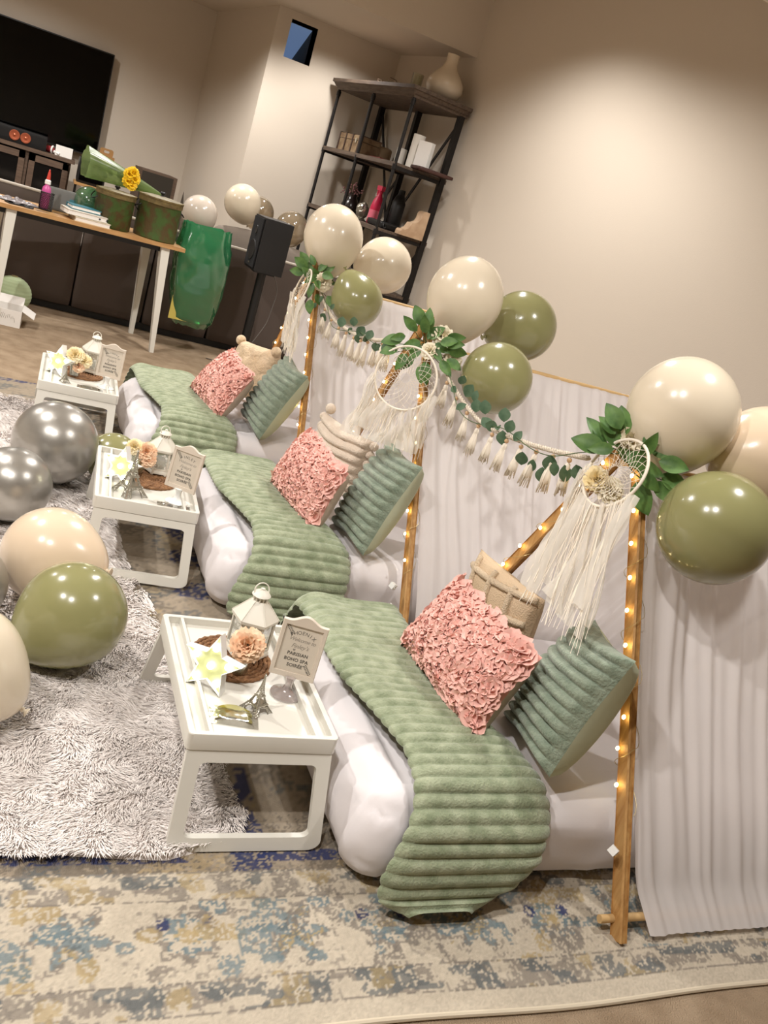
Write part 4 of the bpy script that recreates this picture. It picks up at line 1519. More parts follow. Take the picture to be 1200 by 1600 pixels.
def star_light(x, y, z, rot, R, label):
    t = thing('star_light', label, 'lamp', (x, y, z), rot, 'star marquee lights')
    t.rotation_euler = (math.radians(-10), 0, rot)
    c = R * math.cos(PI / 5) + 0.001

    def star(k, yy, cz=c):
        pts = []
        for i in range(10):
            a = PI / 2 + i * PI / 5
            r = R * k if i % 2 == 0 else R * 0.46 * k
            pts.append((r * math.cos(a), yy, cz + r * math.sin(a)))
        return pts
    body = MB().grid([star(1.0, 0.030), star(1.0, 0.0), star(0.965, -0.001), star(0.93, 0.0), star(0.93, 0.008)], cv=True)
    n = body.n
    body.add(star(1.0, 0.030), [tuple(range(10))])
    obj('star_shell', body, m_plain_white, t, smooth=30)
    fc = star(0.935, 0.008)
    obj('star_face', MB().add([(0, 0.008, c)] + fc, [(0, i + 1, (i + 1) % 10 + 1) for i in range(10)]), m_starface, t, smooth=0)
    for i in range(6):
        a = PI / 2 + i * 2 * PI / 5
        r = 0 if i == 5 else R * 0.58
        obj('led', MB().ell((r * math.cos(a), 0.0, c + r * math.sin(a)), (0.0092, 0.008, 0.0092), 12, 8), m_led, t, smooth=180)
    return t


def text_mb(txt, size, shear=0.0, space=1.0, bold=0.0):
    cu = bpy.data.curves.new('lettering', 'FONT')
    cu.body, cu.size, cu.shear, cu.space_character = txt, size, shear, space
    cu.offset = bold
    cu.extrude = 0.0
    cu.align_x, cu.align_y = 'CENTER', 'CENTER'
    cu.resolution_u = 3
    o = bpy.data.objects.new('lettering', cu)
    COL.objects.link(o)
    bpy.context.view_layer.update()
    me = o.evaluated_get(bpy.context.evaluated_depsgraph_get()).to_mesh()
    V = np.array([v.co[:] for v in me.vertices]).reshape(-1, 3)
    F = [tuple(p.vertices) for p in me.polygons]
    o.to_mesh_clear()
    bpy.data.objects.remove(o)
    bpy.data.curves.remove(cu)
    return V, F


def put_text(mb, txt, size, cx, cz, y, shear=0, space=1.0, bold=0.0, rot=0.0):
    V, F = text_mb(txt, size, shear, space, bold)
    if not len(V):
        return
    c, s = math.cos(rot), math.sin(rot)
    W = np.stack([cx + V[:, 0] * c - V[:, 1] * s, np.full(len(V), y), cz + V[:, 0] * s + V[:, 1] * c], 1)
    mb.add(W, F)


def sign(x, y, z, rot, name_word, label, tilt=-0.12):
    """small white pedestal frame with an invitation card (card faces -y)"""
    t = thing('table_sign', label, 'sign', (x, y, z), rot, 'invitation frames on pedestals')
    FW, FH, zb = 0.116, 0.150, 0.052
    st = MB().lathe([(0.0001, 0.0), (0.040, 0.0), (0.041, 0.004), (0.030, 0.009), (0.014, 0.016), (0.009, 0.030), (0.012, 0.046), (0.016, 0.056), (0.0001, 0.058)], 28)
    obj('pedestal', st, m_acrylic if idx_sign == 0 else m_plain_white, t, smooth=60)
    # frame outline with a raised, arched head
    def outline(w_, h_, arch, n=24):
        pts = [(-w_ / 2, 0), (w_ / 2, 0), (w_ / 2, h_)]
        for k in range(1, n):
            q = k / n
            u = 1 - 2 * q
            pts.append((u * w_ / 2, h_ + arch * (0.5 + 0.5 * math.cos(PI * min(1, abs(u) * 1.35)))))
        pts.append((-w_ / 2, h_))
        return pts
    o = outline(FW, FH, 0.016)
    n = len(o)
    inn = [(x_ * 0.80, 0.014 + (z_ / FH) * (FH - 0.030) if z_ <= FH else 0.014 + FH - 0.030) for x_, z_ in o]
    inn = [(x_ * 0.80, 0.014 if k < 2 else 0.014 + FH - 0.026) for k, (x_, z_) in enumerate(o)]
    P = np.array([[(a, 0.006, b) for a, b in o], [(a, -0.004, b) for a, b in o], [(a * 0.97, -0.007, b * 0.985 + 0.001) for a, b in o],
                  [(a * 1.03, -0.006, b) for a, b in inn], [(a, -0.002, b) for a, b in inn], [(a, 0.006, b) for a, b in inn]])
    tl = Matrix.Rotation(tilt, 4, 'X')
    tl.translation = Vector((0, 0.0, zb))
    fr = MB().grid(P, cu=True, cv=True)
    obj('frame', fr, M('sign_frame_enamel', (216, 204, 188), 0.5), t, smooth=35, mw=tl)
    cw, ch = FW * 0.80, FH - 0.026
    card = obj('card', MB().box((0, 0.0, 0.014 + ch / 2), (cw, 0.002, ch)), M('card_paper', (212, 202, 186), 0.8), t, smooth=0, mw=tl)
    z0 = 0.014
    ink, soft = MB(), MB()
    yy = -0.0013
    # arched guest name
    L = len(name_word)
    arcR = 0.062
    for k, chx in enumerate(name_word):
        a = (k - (L - 1) / 2) * (0.158 if L > 5 else 0.15)
        put_text(ink, chx, 0.0135, arcR * math.sin(a), z0 + ch * 0.862 - arcR * (1 - math.cos(a)) * 1.25, yy, rot=-a * 1.15)
    put_text(soft, 'Welcome to', 0.0145, 0.002, z0 + ch * 0.705, yy, shear=0.35, space=0.92, rot=-0.03)
    put_text(soft, "Finley's", 0.0165, 0.0, z0 + ch * 0.565, yy, shear=0.35, space=0.95)
    put_text(soft, '\u2665', 0.006, -0.012, z0 + ch * 0.475, yy)
    for k, s in enumerate(('PARISIAN', 'BOHO SPA', 'SOIR\u00c9E')):
        put_text(ink, s, 0.0120, 0.0, z0 + ch * (0.395 - 0.125 * k), yy, space=1.08, bold=0.0004)
    # corner sprigs
    for sx, sz in ((-1, 1), (1, -1)):
        for k in range(7):
            q = k / 6
            bx, bz = sx * (cw * 0.46 - q * 0.016), z0 + ch / 2 + sz * (ch * 0.47 - q * 0.022 * 0.9)
            for s in (-1, 1):
                a = math.atan2(-sz, -sx) + s * 0.9
                d = np.array((math.cos(a), math.sin(a)))
                pn = np.array((-d[1], d[0]))
                b = np.array((bx, bz))
                q4 = [b, b + d * 0.003 + pn * 0.0013, b + d * 0.0068, b + d * 0.003 - pn * 0.0013]
                q4 = [(min(cw / 2 - 0.0005, max(-cw / 2 + 0.0005, u)), min(z0 + ch - 0.0005, max(z0 + 0.0005, v_))) for u, v_ in q4]
                ink.add([(u, yy, v_) for u, v_ in q4], [(0, 1, 2, 3)])
    obj('printed_words', ink, m_ink, card, smooth=0, kind='stuff')
    obj('script_words', soft, m_ink_soft, card, smooth=0, kind='stuff')
    return t


def tower(x, y, z, rot, H, label):
    """silver lattice tower souvenir: four curved legs, two decks, tapering lattice and spire"""
    t = thing('lattice_tower', label, 'figurine', (x, y, z), rot, 'silver tower souvenirs')
    W0 = H * 0.27

    def hw(q):
        return W0 * (0.78 * (1 - q) ** 3.4 + 0.22 * (1 - q) + 0.012)
    r = H * 0.011
    mb = MB()
    qs = np.linspace(0, 0.93, 19)
    for sx in (-1, 1):
        for sy in (-1, 1):
            mb.tube([(sx * hw(q), sy * hw(q), q * H) for q in qs], [r * 1.25 * (1 - 0.55 * q) for q in qs], 4)
            if True:
                qq = qs[:8]
                mb.tube([(sx * hw(q) * (0.50 + 0.3 * q), sy * hw(q), q * H) for q in qq], r, 4)
                mb.tube([(sx * hw(q), sy * hw(q) * (0.50 + 0.3 * q), q * H) for q in qq], r, 4)
    for i in range(len(qs) - 1):
        a, b = hw(qs[i]), hw(qs[i + 1])
        za, zb2 = qs[i] * H, qs[i + 1] * H
        for (ux, uy) in ((1, 0), (0, 1)):
            for s in (-1, 1):
                def c(u, w_, zz):
                    return (u if ux else s * w_, s * w_ if ux else u, zz)
                if i < 7:
                    for e in (-1, 1):
                        ia, ib = a * (0.50 + 0.3 * qs[i]), b * (0.50 + 0.3 * qs[i + 1])
                        mb.tube([c(e * a, a, za), c(e * ib, b, zb2)], r * 0.6, 3)
                        mb.tube([c(e * ia, a, za), c(e * b, b, zb2)], r * 0.6, 3)
                else:
                    mb.tube([c(-a, a, za), c(b, b, zb2)], r * 0.6, 3)
                    mb.tube([c(a, a, za), c(-b, b, zb2)], r * 0.6, 3)
    obj('lattice', mb, m_steel, t, smooth=0)
    for q, k in ((0.20, 1.18), (0.40, 1.3)):
        w_ = hw(q) * k
        obj('deck', MB().box((0, 0, q * H), (2 * w_, 2 * w_, H * 0.02)).box((0, 0, q * H + H * 0.018), (1.8 * w_, 1.8 * w_, H * 0.016)), m_steel, t)
    ar = MB()
    for s in (-1, 1):
        for ux in (0, 1):
            P = []
            for a in np.linspace(0, PI, 13):
                u, zz = hw(0.1) * 0.72 * math.cos(a), H * (0.03 + 0.13 * math.sin(a))
                P.append((u, s * hw(zz / H) * 1.0, zz) if ux else (s * hw(zz / H) * 1.0, u, zz))
            ar.tube(P, r, 4)
    obj('arch', ar, m_steel, t)
    obj('spire', MB().lathe([(r * 2.2, H * 0.92), (r * 2.4, H * 0.945), (r, H * 0.955), (r * 0.8, H * 0.985), (0.0001, H)], 8), m_steel, t)
    return t


def bouquet(x, y, z, blooms, label, seed):
    rs = random.Random(seed)
    t = thing('flower_glass', label, 'flowers', (x, y, z), 0, 'little bouquets in glasses')
    gl = MB().lathe([(0.0001, 0.002), (0.022, 0.002), (0.024, 0.006), (0.028, 0.064), (0.0268, 0.064), (0.023, 0.008), (0.0001, 0.007)], 24)
    obj('glass', gl, m_tumbler, t, smooth=60)
    st = MB()
    for k, (dx, dy, dz, R, m) in enumerate(blooms):
        n = Vector((dx * 6 - 0.25, dy * 6 - 0.75, 0.55)).normalized()
        obj('bloom', bloom_mesh(R, rs), m, t, smooth=180, mw=Matrix.Translation((dx, dy, dz)) @ n.to_track_quat('Z', 'Y').to_matrix().to_4x4())
        st.tube([(dx * 0.2, dy * 0.2, 0.012), (dx * 0.4, dy * 0.4, 0.06), (dx, dy, dz + 0.004)], 0.0018, 5)
    obj('stems', st, m_stem, t)
    return t


def mask_packet(x, y, z, rot, label, dark=False):
    t = thing('mask_packet', label, 'packet', (x, y, z), rot, 'sachets with eye masks')
    nu, nv = 20, 12
    W, D = 0.118, 0.072
    for nm, zz in (('film_back', 0.001), ('film_front', 0.006)):
        P = [[((i / (nu - 1) - .5) * W, (j / (nv - 1) - .5) * D, 0.001 + (zz - 0.001) * min(1, 6 * min(i, nu - 1 - i) / nu) * min(1, 5 * min(j, nv - 1 - j) / nv)
               + (0.0015 * nz((i * .7, j * .9, zz * 900)) if zz > .002 else 0)) for j in range(nv)] for i in range(nu)]
        obj(nm, MB().grid(P), m_film, t, smooth=180)
    for s in (1, 0.999):
        sh2 = 0.0 if s == 1 else 0.024
        pts_o, pts_i = [], []
        for k in range(19):
            q = k / 18
            a = PI * (0.10 + 0.8 * q)
            wv = 0.021 * math.sin(PI * q) ** 0.7 + 0.001
            cx, cz = 0.045 * math.cos(a), 0.040 * math.sin(a)
            nx, nz2 = math.cos(a), math.sin(a)
            pts_o.append((cx + nx * wv * .6, s * (cz + nz2 * wv * .6) - 0.032 + sh2))
            pts_i.append((cx - nx * wv * .6, s * (cz - nz2 * wv * .6) - 0.032 + sh2))
        P = [[(a, b, 0.0022) for a, b in pts_o], [(a, b, 0.0042) for a, b in pts_o], [(a, b, 0.0042) for a, b in pts_i], [(a, b, 0.0022) for a, b in pts_i]]
        obj('gel_mask', MB().grid(P, cu=True), m_gold if not dark else m_steel, t, smooth=30)
    return t


WH = ['nearest', 'middle', 'farthest']
placemat(0.645, 1.905, TZ[0], 0.108, 'round woven seagrass placemat on the nearest tray')
placemat(0.548, 3.110, TZ[1], 0.100, 'round woven seagrass placemat on the middle tray')
placemat(0.340, 4.420, TZ[2], 0.105, 'round woven seagrass placemat on the farthest tray')
lantern(0.688, 1.935, TZ[0] + 0.010, 0.2, 'white lantern with frosted panes and ring on the nearest tray', 0.185, 0.054)
lantern(0.585, 3.190, TZ[1] + 0.010, 0.5, 'white lantern with frosted panes behind the middle tray sign', 0.165, 0.050)
lantern(0.388, 4.470, TZ[2] + 0.010, 0.3, 'white lantern with frosted panes on the farthest tray', 0.185, 0.052)
star_light(0.546, 1.757, TZ[0], math.radians(-37), 0.080, 'glowing white star light leaning on the nearest tray')
star_light(0.418, 3.030, TZ[1], math.radians(-37), 0.076, 'glowing white star light on the middle tray')
star_light(0.212, 4.315, TZ[2], math.radians(-42), 0.082, 'glowing white star light on the farthest tray')
idx_sign = 0
sign(0.762, 1.762, TZ[0], math.radians(-20), 'PHOENIX', 'invitation frame on clear pedestal, nearest tray')
idx_sign = 1
sign(0.628, 2.925, TZ[1], math.radians(-32), 'FINLEY', 'invitation frame on white pedestal, middle tray')
sign(0.452, 4.262, TZ[2], math.radians(-10), 'Harmony', 'invitation frame on white pedestal, farthest tray')
tower(0.668, 1.690, TZ[0], 0.5, 0.105, 'slim silver lattice tower souvenir on the nearest tray')
tower(0.462, 2.945, TZ[1], 0.5, 0.172, 'tall silver lattice tower souvenir before the middle star')
tower(0.262, 4.215, TZ[2], 0.5, 0.075, 'tiny silver lattice tower souvenir on the farthest tray')
mask_packet(0.605, 1.652, TZ[0] + 0.001, -0.18, 'clear sachet with two gold-green eye masks on the nearest tray')
mask_packet(0.612, 2.868, TZ[1] + 0.001, -0.1, 'clear sachet lying before the middle tray sign', True)
mask_packet(0.375, 4.180, TZ[2] + 0.001, -0.1, 'clear sachet lying on the farthest tray', True)
bouquet(0.648, 1.836, TZ[0] + 0.011, [(0.004, -0.006, 0.082, 0.042, m_peach)], 'peach peony in a small glass on the nearest tray', 1)
bouquet(0.500, 3.140, TZ[1] + 0.011, [(-0.022, 0.010, 0.094, 0.030, m_yellowp), (0.022, 0.0, 0.086, 0.036, m_peach), (0.030, -0.012, 0.062, 0.030, m_peach)], 'peach and cream flowers in a glass on the middle tray', 2)
bouquet(0.305, 4.330, TZ[2] + 0.011, [(-0.010, 0.0, 0.098, 0.040, m_yellowp), (0.034, 0.0, 0.078, 0.034, m_yellowp), (0.012, -0.014, 0.052, 0.030, m_peach)], 'pale yellow flowers in a glass on the farthest tray', 3)

# ------------------------------------------------------------------ sofa
t = thing('sofa', 'long taupe sofa seen from behind, beyond the desk', 'sofa', (0.45, 7.10, 0), math.radians(-1))
xe = [-1.75, -0.90, -0.075, 0.46, 0.98, 1.30, 1.95]
for a, b in zip(xe[:-1], xe[1:]):
    m = rounded_box(a + 0.004, b - 0.004, 0.0, 0.17, 0.055, 0.825, 0.02, 10)
    obj('back_panel', m, m_sofa, t, smooth=180, weld=True)
obj('base', MB().box((0.1, 0.45, 0.20), (3.66, 0.55, 0.30)), m_sofa, t)
obj('kick_strip', MB().box((0.1, 0.10, 0.027), (3.66, 0.10, 0.054)), m_black, t)
obj('top_piping', MB().tube([(-1.74, 0.012, 0.826), (1.94, 0.012, 0.826)], 0.011, 8), M('pale_piping', (196, 188, 176), 0.8), t)
for a, b in ((-1.7, -0.5), (-0.48, 0.72), (0.74, 1.93)):
    obj('seat_cushion', rounded_box(a, b, 0.20, 0.86, 0.34, 0.52, 0.05, 12), m_cushion, t, smooth=180, weld=True)
rs = random.Random(5)
for k, (a, b, h, r) in enumerate(((0.92, 1.30, 0.95, -8), (1.31, 1.88, 0.90, 4))):
    mb = rounded_box(a - (a + b) / 2, b - (a + b) / 2, -0.085, 0.085, -0.24, 0.24, 0.07, 14)
    V = np.concatenate(mb.v)
    V += np.array([[0.012 * nz(p * 4 + k), 0.012 * nz(p * 4 + 9 + k), 0.02 * nz(p * 3 + 5 + k)] for p in V])
    mb.v = [V]
    obj('back_cushion', mb, m_cushion, t, smooth=180, weld=True, loc=((a + b) / 2, 0.29, h - 0.22), rot=(math.radians(-10), math.radians(r), 0))

balloon((1.181, 7.162, 0.995), 0.138, M('pearl_latex', (208, 196, 182), 0.2, coat=0.4), 'pearly white balloon resting on the sofa behind the green bag', 'balloons on the sofa', (0.5, 0.3, -0.8))
balloon((1.540, 7.42, 1.155), 0.150, m_cream, 'tan cream balloon on the sofa above the black speaker', 'balloons on the sofa', (0.5, 0.2, -0.9))
balloon((1.745, 7.70, 1.110), 0.135, m_clearbal, 'clear balloon half hidden behind the tan balloon on the sofa', 'balloons on the sofa', (0, 0.3, -0.9))
balloon((2.010, 7.50, 1.075), 0.140, m_clearbal, 'smoky clear balloon on the sofa between speaker and iron shelf', 'balloons on the sofa', (0.2, 0.3, -0.9))

# ------------------------------------------------------------------ desk
DY = math.radians(12)
t = thing('desk', 'oak topped desk with white tapered legs at the left', 'desk', (1.037, 6.50, 0), DY)
DW, DD, DH = 1.75, 0.50, 0.770
obj('desktop', MB().prism(rrect(DW, DD, 0.012, 4, -DW / 2, DD / 2), DH - 0.026, DH), m_desk, t)
obj('under_frame', MB().box((-DW / 2, 0.06, DH - 0.045), (DW - 0.30, 0.025, 0.035)).box((-DW / 2, DD - 0.06, DH - 0.045), (DW - 0.30, 0.025, 0.035)), m_black, t)
for lx, ly in ((-0.14, 0.05), (-0.14, DD - 0.06), (-1.17, 0.05), (-1.17, DD - 0.06)):
    s = 1 if lx > -0.6 else -1
    fx2, fy2 = (lx + 0.030 if s > 0 else lx - 0.03), (ly - 0.17 if ly < 0.2 else ly + 0.02)
    if ly < 0.2:
        fy2 = ly - 0.10
    P = []
    for q, wd in ((0.0, 0.030), (1.0, 0.062)):
        cx, cy, cz = fx2 + (lx - fx2) * q, fy2 + (ly - fy2) * q, (DH - 0.028) * q
        P.append([(cx + a * wd / 2, cy + b * wd / 2, cz) for a, b in ((-1, -1), (1, -1), (1, 1), (-1, 1))])
    mb = MB().grid(P, cv=True)
    mb.f += [(3, 2, 1, 0), (4, 5, 6, 7)]
    obj('leg', mb, m_white, t, smooth=20)


def dk(x, y, z=0.0):
    c, s = math.cos(DY), math.sin(DY)
    return (1.037 + x * c - y * s, 6.50 + x * s + y * c, DH + z)


def canister(x, y, R, H, label):
    t = thing('tin_canister', label, 'canister', dk(x, y), DY, 'rusted green lidded tins')
    obj('body', MB().lathe([(R * 0.94, 0), (R * 0.99, 0.006), (R * 0.985, H * 0.86), (R, H * 0.87)], 36), m_tin, t, smooth=50)
    obj('band', MB().lathe([(R * 0.99, H * 0.845), (R * 1.03, H * 0.85), (R * 1.03, H * 0.955), (R * 1.05, H * 0.965), (R * 1.05, H), (R * 0.99, H)], 36), m_tinrust, t, smooth=40)
    obj('lid', MB().lathe([(R * 0.99, H * 0.985), (R * 0.96, H * 1.0), (R * 0.7, H * 1.025), (R * 0.2, H * 1.04), (0.0001, H * 1.042)], 36), M('pale_rusted_lid', (150, 142, 116), 0.6, col2=(104, 92, 66), vscale=22), t, smooth=50)
    obj('knob', MB().lathe([(0.014, H * 1.04), (0.009, H * 1.06), (0.010, H * 1.075), (0.019, H * 1.10), (0.020, H * 1.125), (0.012, H * 1.15), (0.0001, H * 1.155)], 16), m_black, t, smooth=60)
    for s in (-1, 1):
        P = [(s * (R * 1.0 + 0.030 * math.sin(a)), 0.045 * math.cos(a), H * 0.80 + 0.01 * math.cos(a) - 0.03 * math.sin(a)) for a in np.linspace(0, PI, 13)]
        obj('side_handle', MB().tube(P, 0.004, 6), m_black, t, smooth=180)
    return t


canister(-0.495, 0.20, 0.132, 0.245, 'smaller rusted green tin with black knob on the desk')
canister(-0.185, 0.18, 0.150, 0.285, 'larger rusted green tin with black knob near the desk end')

# small clutter on the desk
for k, (x, y, zz, w_, d, h, c, lb) in enumerate(((-0.66, 0.12, 0.0, 0.24, 0.17, 0.030, (226, 216, 190), 'thick cream book at the bottom of the desk stack'),
                                                (-0.70, 0.13, 0.032, 0.27, 0.18, 0.032, (214, 208, 196), 'white ring binder on the cream book'),
                                                (-0.70, 0.16, 0.066, 0.20, 0.13, 0.026, (44, 112, 128), 'teal case on the white binder'))):
    t = thing('book', lb, 'book', dk(x, y, zz), DY + rs.uniform(-.08, .08), 'stack on the desk')
    mc = M('cover_%s' % ('cream', 'white', 'teal')[k], c, 0.6)
    obj('cover', MB().box((0, 0, h - 0.002), (w_, d, 0.004)).box((0, 0, 0.002), (w_, d, 0.004)).box((0, d / 2 - 0.002, h / 2), (w_, 0.004, h)), mc, t)
    obj('pages', MB().box((0, -0.003, h / 2), (w_ - 0.012, d - 0.012, h - 0.008)), m_paper, t)
    if k == 1:
        for q in (-0.08, -0.03):
            obj('ring_hole', MB().tube([(q + 0.16, -d / 2 - 0.001, h / 2), (q + 0.16, -d / 2 + 0.004, h / 2)], 0.006, 10), m_black, t)
t = thing('laptop_sleeve', 'flat grey folder standing behind the books on the desk', 'folder', dk(-0.70, 0.34), DY)
obj('sleeve', rounded_box(-0.22, 0.22, -0.012, 0.012, 0, 0.15, 0.008, 10), M('grey_felt', (112, 112, 108), 0.9), t, smooth=180, weld=True, rot=(-0.12, 0, 0))
obj('label', MB().box((0.03, -0.0135, 0.075), (0.17, 0.002, 0.045)), M('teal_label', (60, 120, 132), 0.5), t, rot=(-0.12, 0, 0))
t = thing('pen_cup', 'black wire mesh pen cup on the desk', 'cup', dk(-0.935, 0.20), DY)
mb = MB()
for k in range(24):
    a = 2 * PI * k / 24
    for s in (-1, 1):
        P = [(0.042 * math.cos(a + s * q * 1.3), 0.042 * math.sin(a + s * q * 1.3), 0.115 * q) for q in np.linspace(0, 1, 8)]
        mb.tube(P, 0.0016, 3)
o = obj('mesh_wall', mb, m_black, t)
o['kind'] = 'stuff'
obj('rim', MB().tube([(0.043 * math.cos(a), 0.043 * math.sin(a), 0.115) for a in np.linspace(0, 2 * PI, 25)[:-1]], 0.003, 6, closed=True), m_black, t)
obj('base', MB().lathe([(0.0001, 0.001), (0.043, 0.001), (0.044, 0.008), (0.0001, 0.009)], 24), m_black, t)
t = thing('glue_bottle', 'pink glue bottle with red cap in the mesh cup', 'bottle', dk(-0.945, 0.20, 0.010), DY)
obj('bottle', MB().lathe([(0.022, 0), (0.028, 0.01), (0.030, 0.11), (0.026, 0.135), (0.014, 0.150), (0.014, 0.158)], 18), M('pink_plastic', (198, 84, 150), 0.35), t, smooth=50)
obj('collar', MB().lathe([(0.016, 0.156), (0.019, 0.158), (0.019, 0.180), (0.012, 0.188)], 16), m_plain_white, t)
obj('cap', MB().lathe([(0.013, 0.186), (0.009, 0.225), (0.004, 0.250), (0.0001, 0.252)], 14), M('red_cap', (196, 62, 50), 0.4), t)
t = thing('phone', 'black phone lying near the left end of the desk', 'phone', dk(-1.12, 0.10, 0.0), DY + 0.25)
obj('body', rounded_box(-0.08, 0.08, -0.038, 0.038, 0, 0.009, 0.004, 14), m_black, t, smooth=180, weld=True)
obj('screen', MB().box((0, 0, 0.0095), (0.15, 0.068, 0.001)), m_screen, t)
t = thing('scissors', 'black handled scissors on the desk edge', 'scissors', dk(-1.02, 0.06, 0.004), DY - 0.3)
for s in (-1, 1):
    obj('blade', MB().prism([(0, 0), (0.085, 0.004 * s), (0.0, 0.012 * s)][::s], 0.0, 0.002), m_steel, t, rot=(0, 0, 0.1 * s))
    obj('finger_loop', MB().tube([(-0.045 + 0.026 * math.cos(a), 0.018 * s + 0.016 * math.sin(a), 0.002) for a in np.linspace(0, 2 * PI, 21)[:-1]], 0.005, 6, closed=True), m_black, t)
t = thing('crumpled_bag', 'crumpled grey plastic bag on the desk beside the mesh cup', 'bag', dk(-1.10, 0.25, 0.0), DY)
P = [[((i / 19 - .5) * 0.26, (j / 13 - .5) * 0.14, 0.006 + 0.04 * max(0, nz((i * .31, j * .37, 8)) + 0.25) * math.sin(PI * i / 19) * math.sin(PI * j / 13)) for j in range(14)] for i in range(20)]
obj('crumpled_film', MB().grid(P), M('grey_film', (132, 124, 124), 0.35), t, smooth=0)
t = thing('wrapped_bouquet', 'paper flower bouquet in green cellophane propped on the tins', 'bouquet', dk(-0.40, 0.34, 0.10), DY)
P = []
for q in np.linspace(0, 1, 26):
    row = []
    for a in np.linspace(0, 2 * PI, 31)[:-1]:
        r = 0.010 + 0.125 * (1 - q) ** 0.85 * (1 + 0.10 * math.sin(a * 5 + 2 * q) + 0.05 * math.sin(a * 11))
        row.append((-0.30 + 0.56 * q, r * math.cos(a) * 0.8, 0.27 - 0.075 * q + r * math.sin(a) * 0.75))
    P.append(row)
obj('cellophane', MB().grid(P, cv=True), m_wrap, t, smooth=180)
mb = MB()
for k in range(34):
    q = rs.uniform(0.08, 0.7)
    a = rs.uniform(0, 6.28)
    r = 0.10 * (1 - q) * rs.random() ** .5
    mb.ell((-0.30 + 0.56 * q, r * math.cos(a) * 0.8, 0.27 - 0.075 * q + r * math.sin(a) * 0.75), 0.017, 6, 4)
o = obj('filler_leaves', mb, m_stem, t)
o['kind'] = 'stuff'
for k in range(5):
    a = 2 * PI * k / 5
    obj('yellow_flower', bloom_mesh(0.040, rs, 3), M('bright_yellow_petal', (238, 196, 20), 0.6), t, smooth=180, mw=Matrix.Translation((0.0 + 0.022 * math.cos(a), -0.085, 0.25 + 0.042 * math.sin(a))) @ Vector((0, -1, 0.3)).to_track_quat('Z', 'Y').to_matrix().to_4x4())
balloon(dk(-0.62, 0.36, 0.108), 0.108, m_mint, 'translucent mint balloon on the desk behind the smaller tin', None, (0.4, 0.4, -0.8))

# green bag hung on the desk end
t = thing('plastic_bag', 'shiny green plastic bag hanging from the desk end', 'bag', (1.185, 6.70, 0.0), 0.1)
P = []
for i in range(44):
    q = i / 43
    z = 0.945 - 0.745 * q
    wx = 0.192 * (0.84 + 0.20 * math.sin(PI * min(1, q * 0.9 + 0.12))) * (1 if q < .93 else 1 - (q - .93) * 3.2)
    wy = 0.085 * (0.55 + 0.6 * math.sin(PI * min(1, q * 0.9 + .05))) * (1 if q < .93 else 1 - (q - .93) * 6)
    row = []
    for a in np.linspace(0, 2 * PI, 41)[:-1]:
        n = nz((2.6 * math.cos(a), 2.6 * math.sin(a), q * 4)) + 0.6 * abs(nz((6 * math.cos(a) + q * 3, 6 * math.sin(a), q * 7)))
        k = 1 + 0.13 * n
        row.append((0.03 * q + wx * k * math.copysign(abs(math.cos(a)) ** .7, math.cos(a)), wy * k * math.copysign(abs(math.sin(a)) ** .7, math.sin(a)), z + 0.02 * n))
    P.append(row)
obj('film', MB().grid(P, cv=True), m_bag, t, smooth=180)
obj('yellow_card', MB().box((-0.085, -0.052, 0.42), (0.14, 0.006, 0.36)), M('yellow_card', (206, 190, 96), 0.7), t)

# ------------------------------------------------------------------ speaker on a stand
t = thing('speaker_stand', 'black floor stand carrying the black speaker', 'stand', (1.66, 6.70, 0))
obj('pole', MB().tube([(0, 0, 0.03), (0, 0, 0.742)], 0.034, 14), m_black, t)
obj('base_plate', MB().prism(rrect(0.28, 0.28, 0.03, 4), 0, 0.025), m_black, t)
obj('top_plate', MB().box((0, 0, 0.738), (0.16, 0.14, 0.012)), m_black, t)
t = thing('speaker', 'black bookshelf speaker on its stand before the sofa', 'speaker', (1.66, 6.70, 0.745), math.radians(4))
obj('cabinet', rounded_box(-0.115, 0.115, -0.135, 0.135, 0, 0.395, 0.008, 8), m_black, t, smooth=30, weld=True)
obj('grille', MB().box((-0.119, 0, 0.20), (0.008, 0.235, 0.36)), M('speaker_cloth', (20, 20, 22), 0.95, bump=0.4, bscale=600), t)
obj('badge', MB().box((-0.1245, 0.0, 0.045), (0.002, 0.030, 0.012)), m_steel, t)
for zz, r in ((0.29, 0.03), (0.14, 0.078)):
    obj('driver', MB().lathe([(r, 0), (r * 0.94, 0.004), (r * 0.4, 0.0005), (0.0001, 0.002)], 24), m_black, t, mw=Matrix.Translation((-0.1235, 0, zz)) @ Matrix.Rotation(-PI / 2, 4, 'Y'))
tag(obj('speaker_cable', MB().tube(smooth_path([(1.73, 6.74, 0.80), (1.84, 6.78, 0.62), (1.80, 6.72, 0.36), (1.68, 6.62, 0.16), (1.52, 6.55, 0.012), (1.38, 6.62, 0.006)], 40), 0.0035, 6), M('grey_cable', (88, 82, 76), 0.6), smooth=180),
    'thin grey cable drooping from the speaker to the carpet', 'cable')

# ------------------------------------------------------------------ iron shelf with its things
SY = math.radians(8.8)
SB = (3.085, 7.161, 0)


def sh_pt(x, y, z):
    c, s = math.cos(SY), math.sin(SY)
    return (SB[0] + x * c - y * s, SB[1] + x * s + y * c, z)


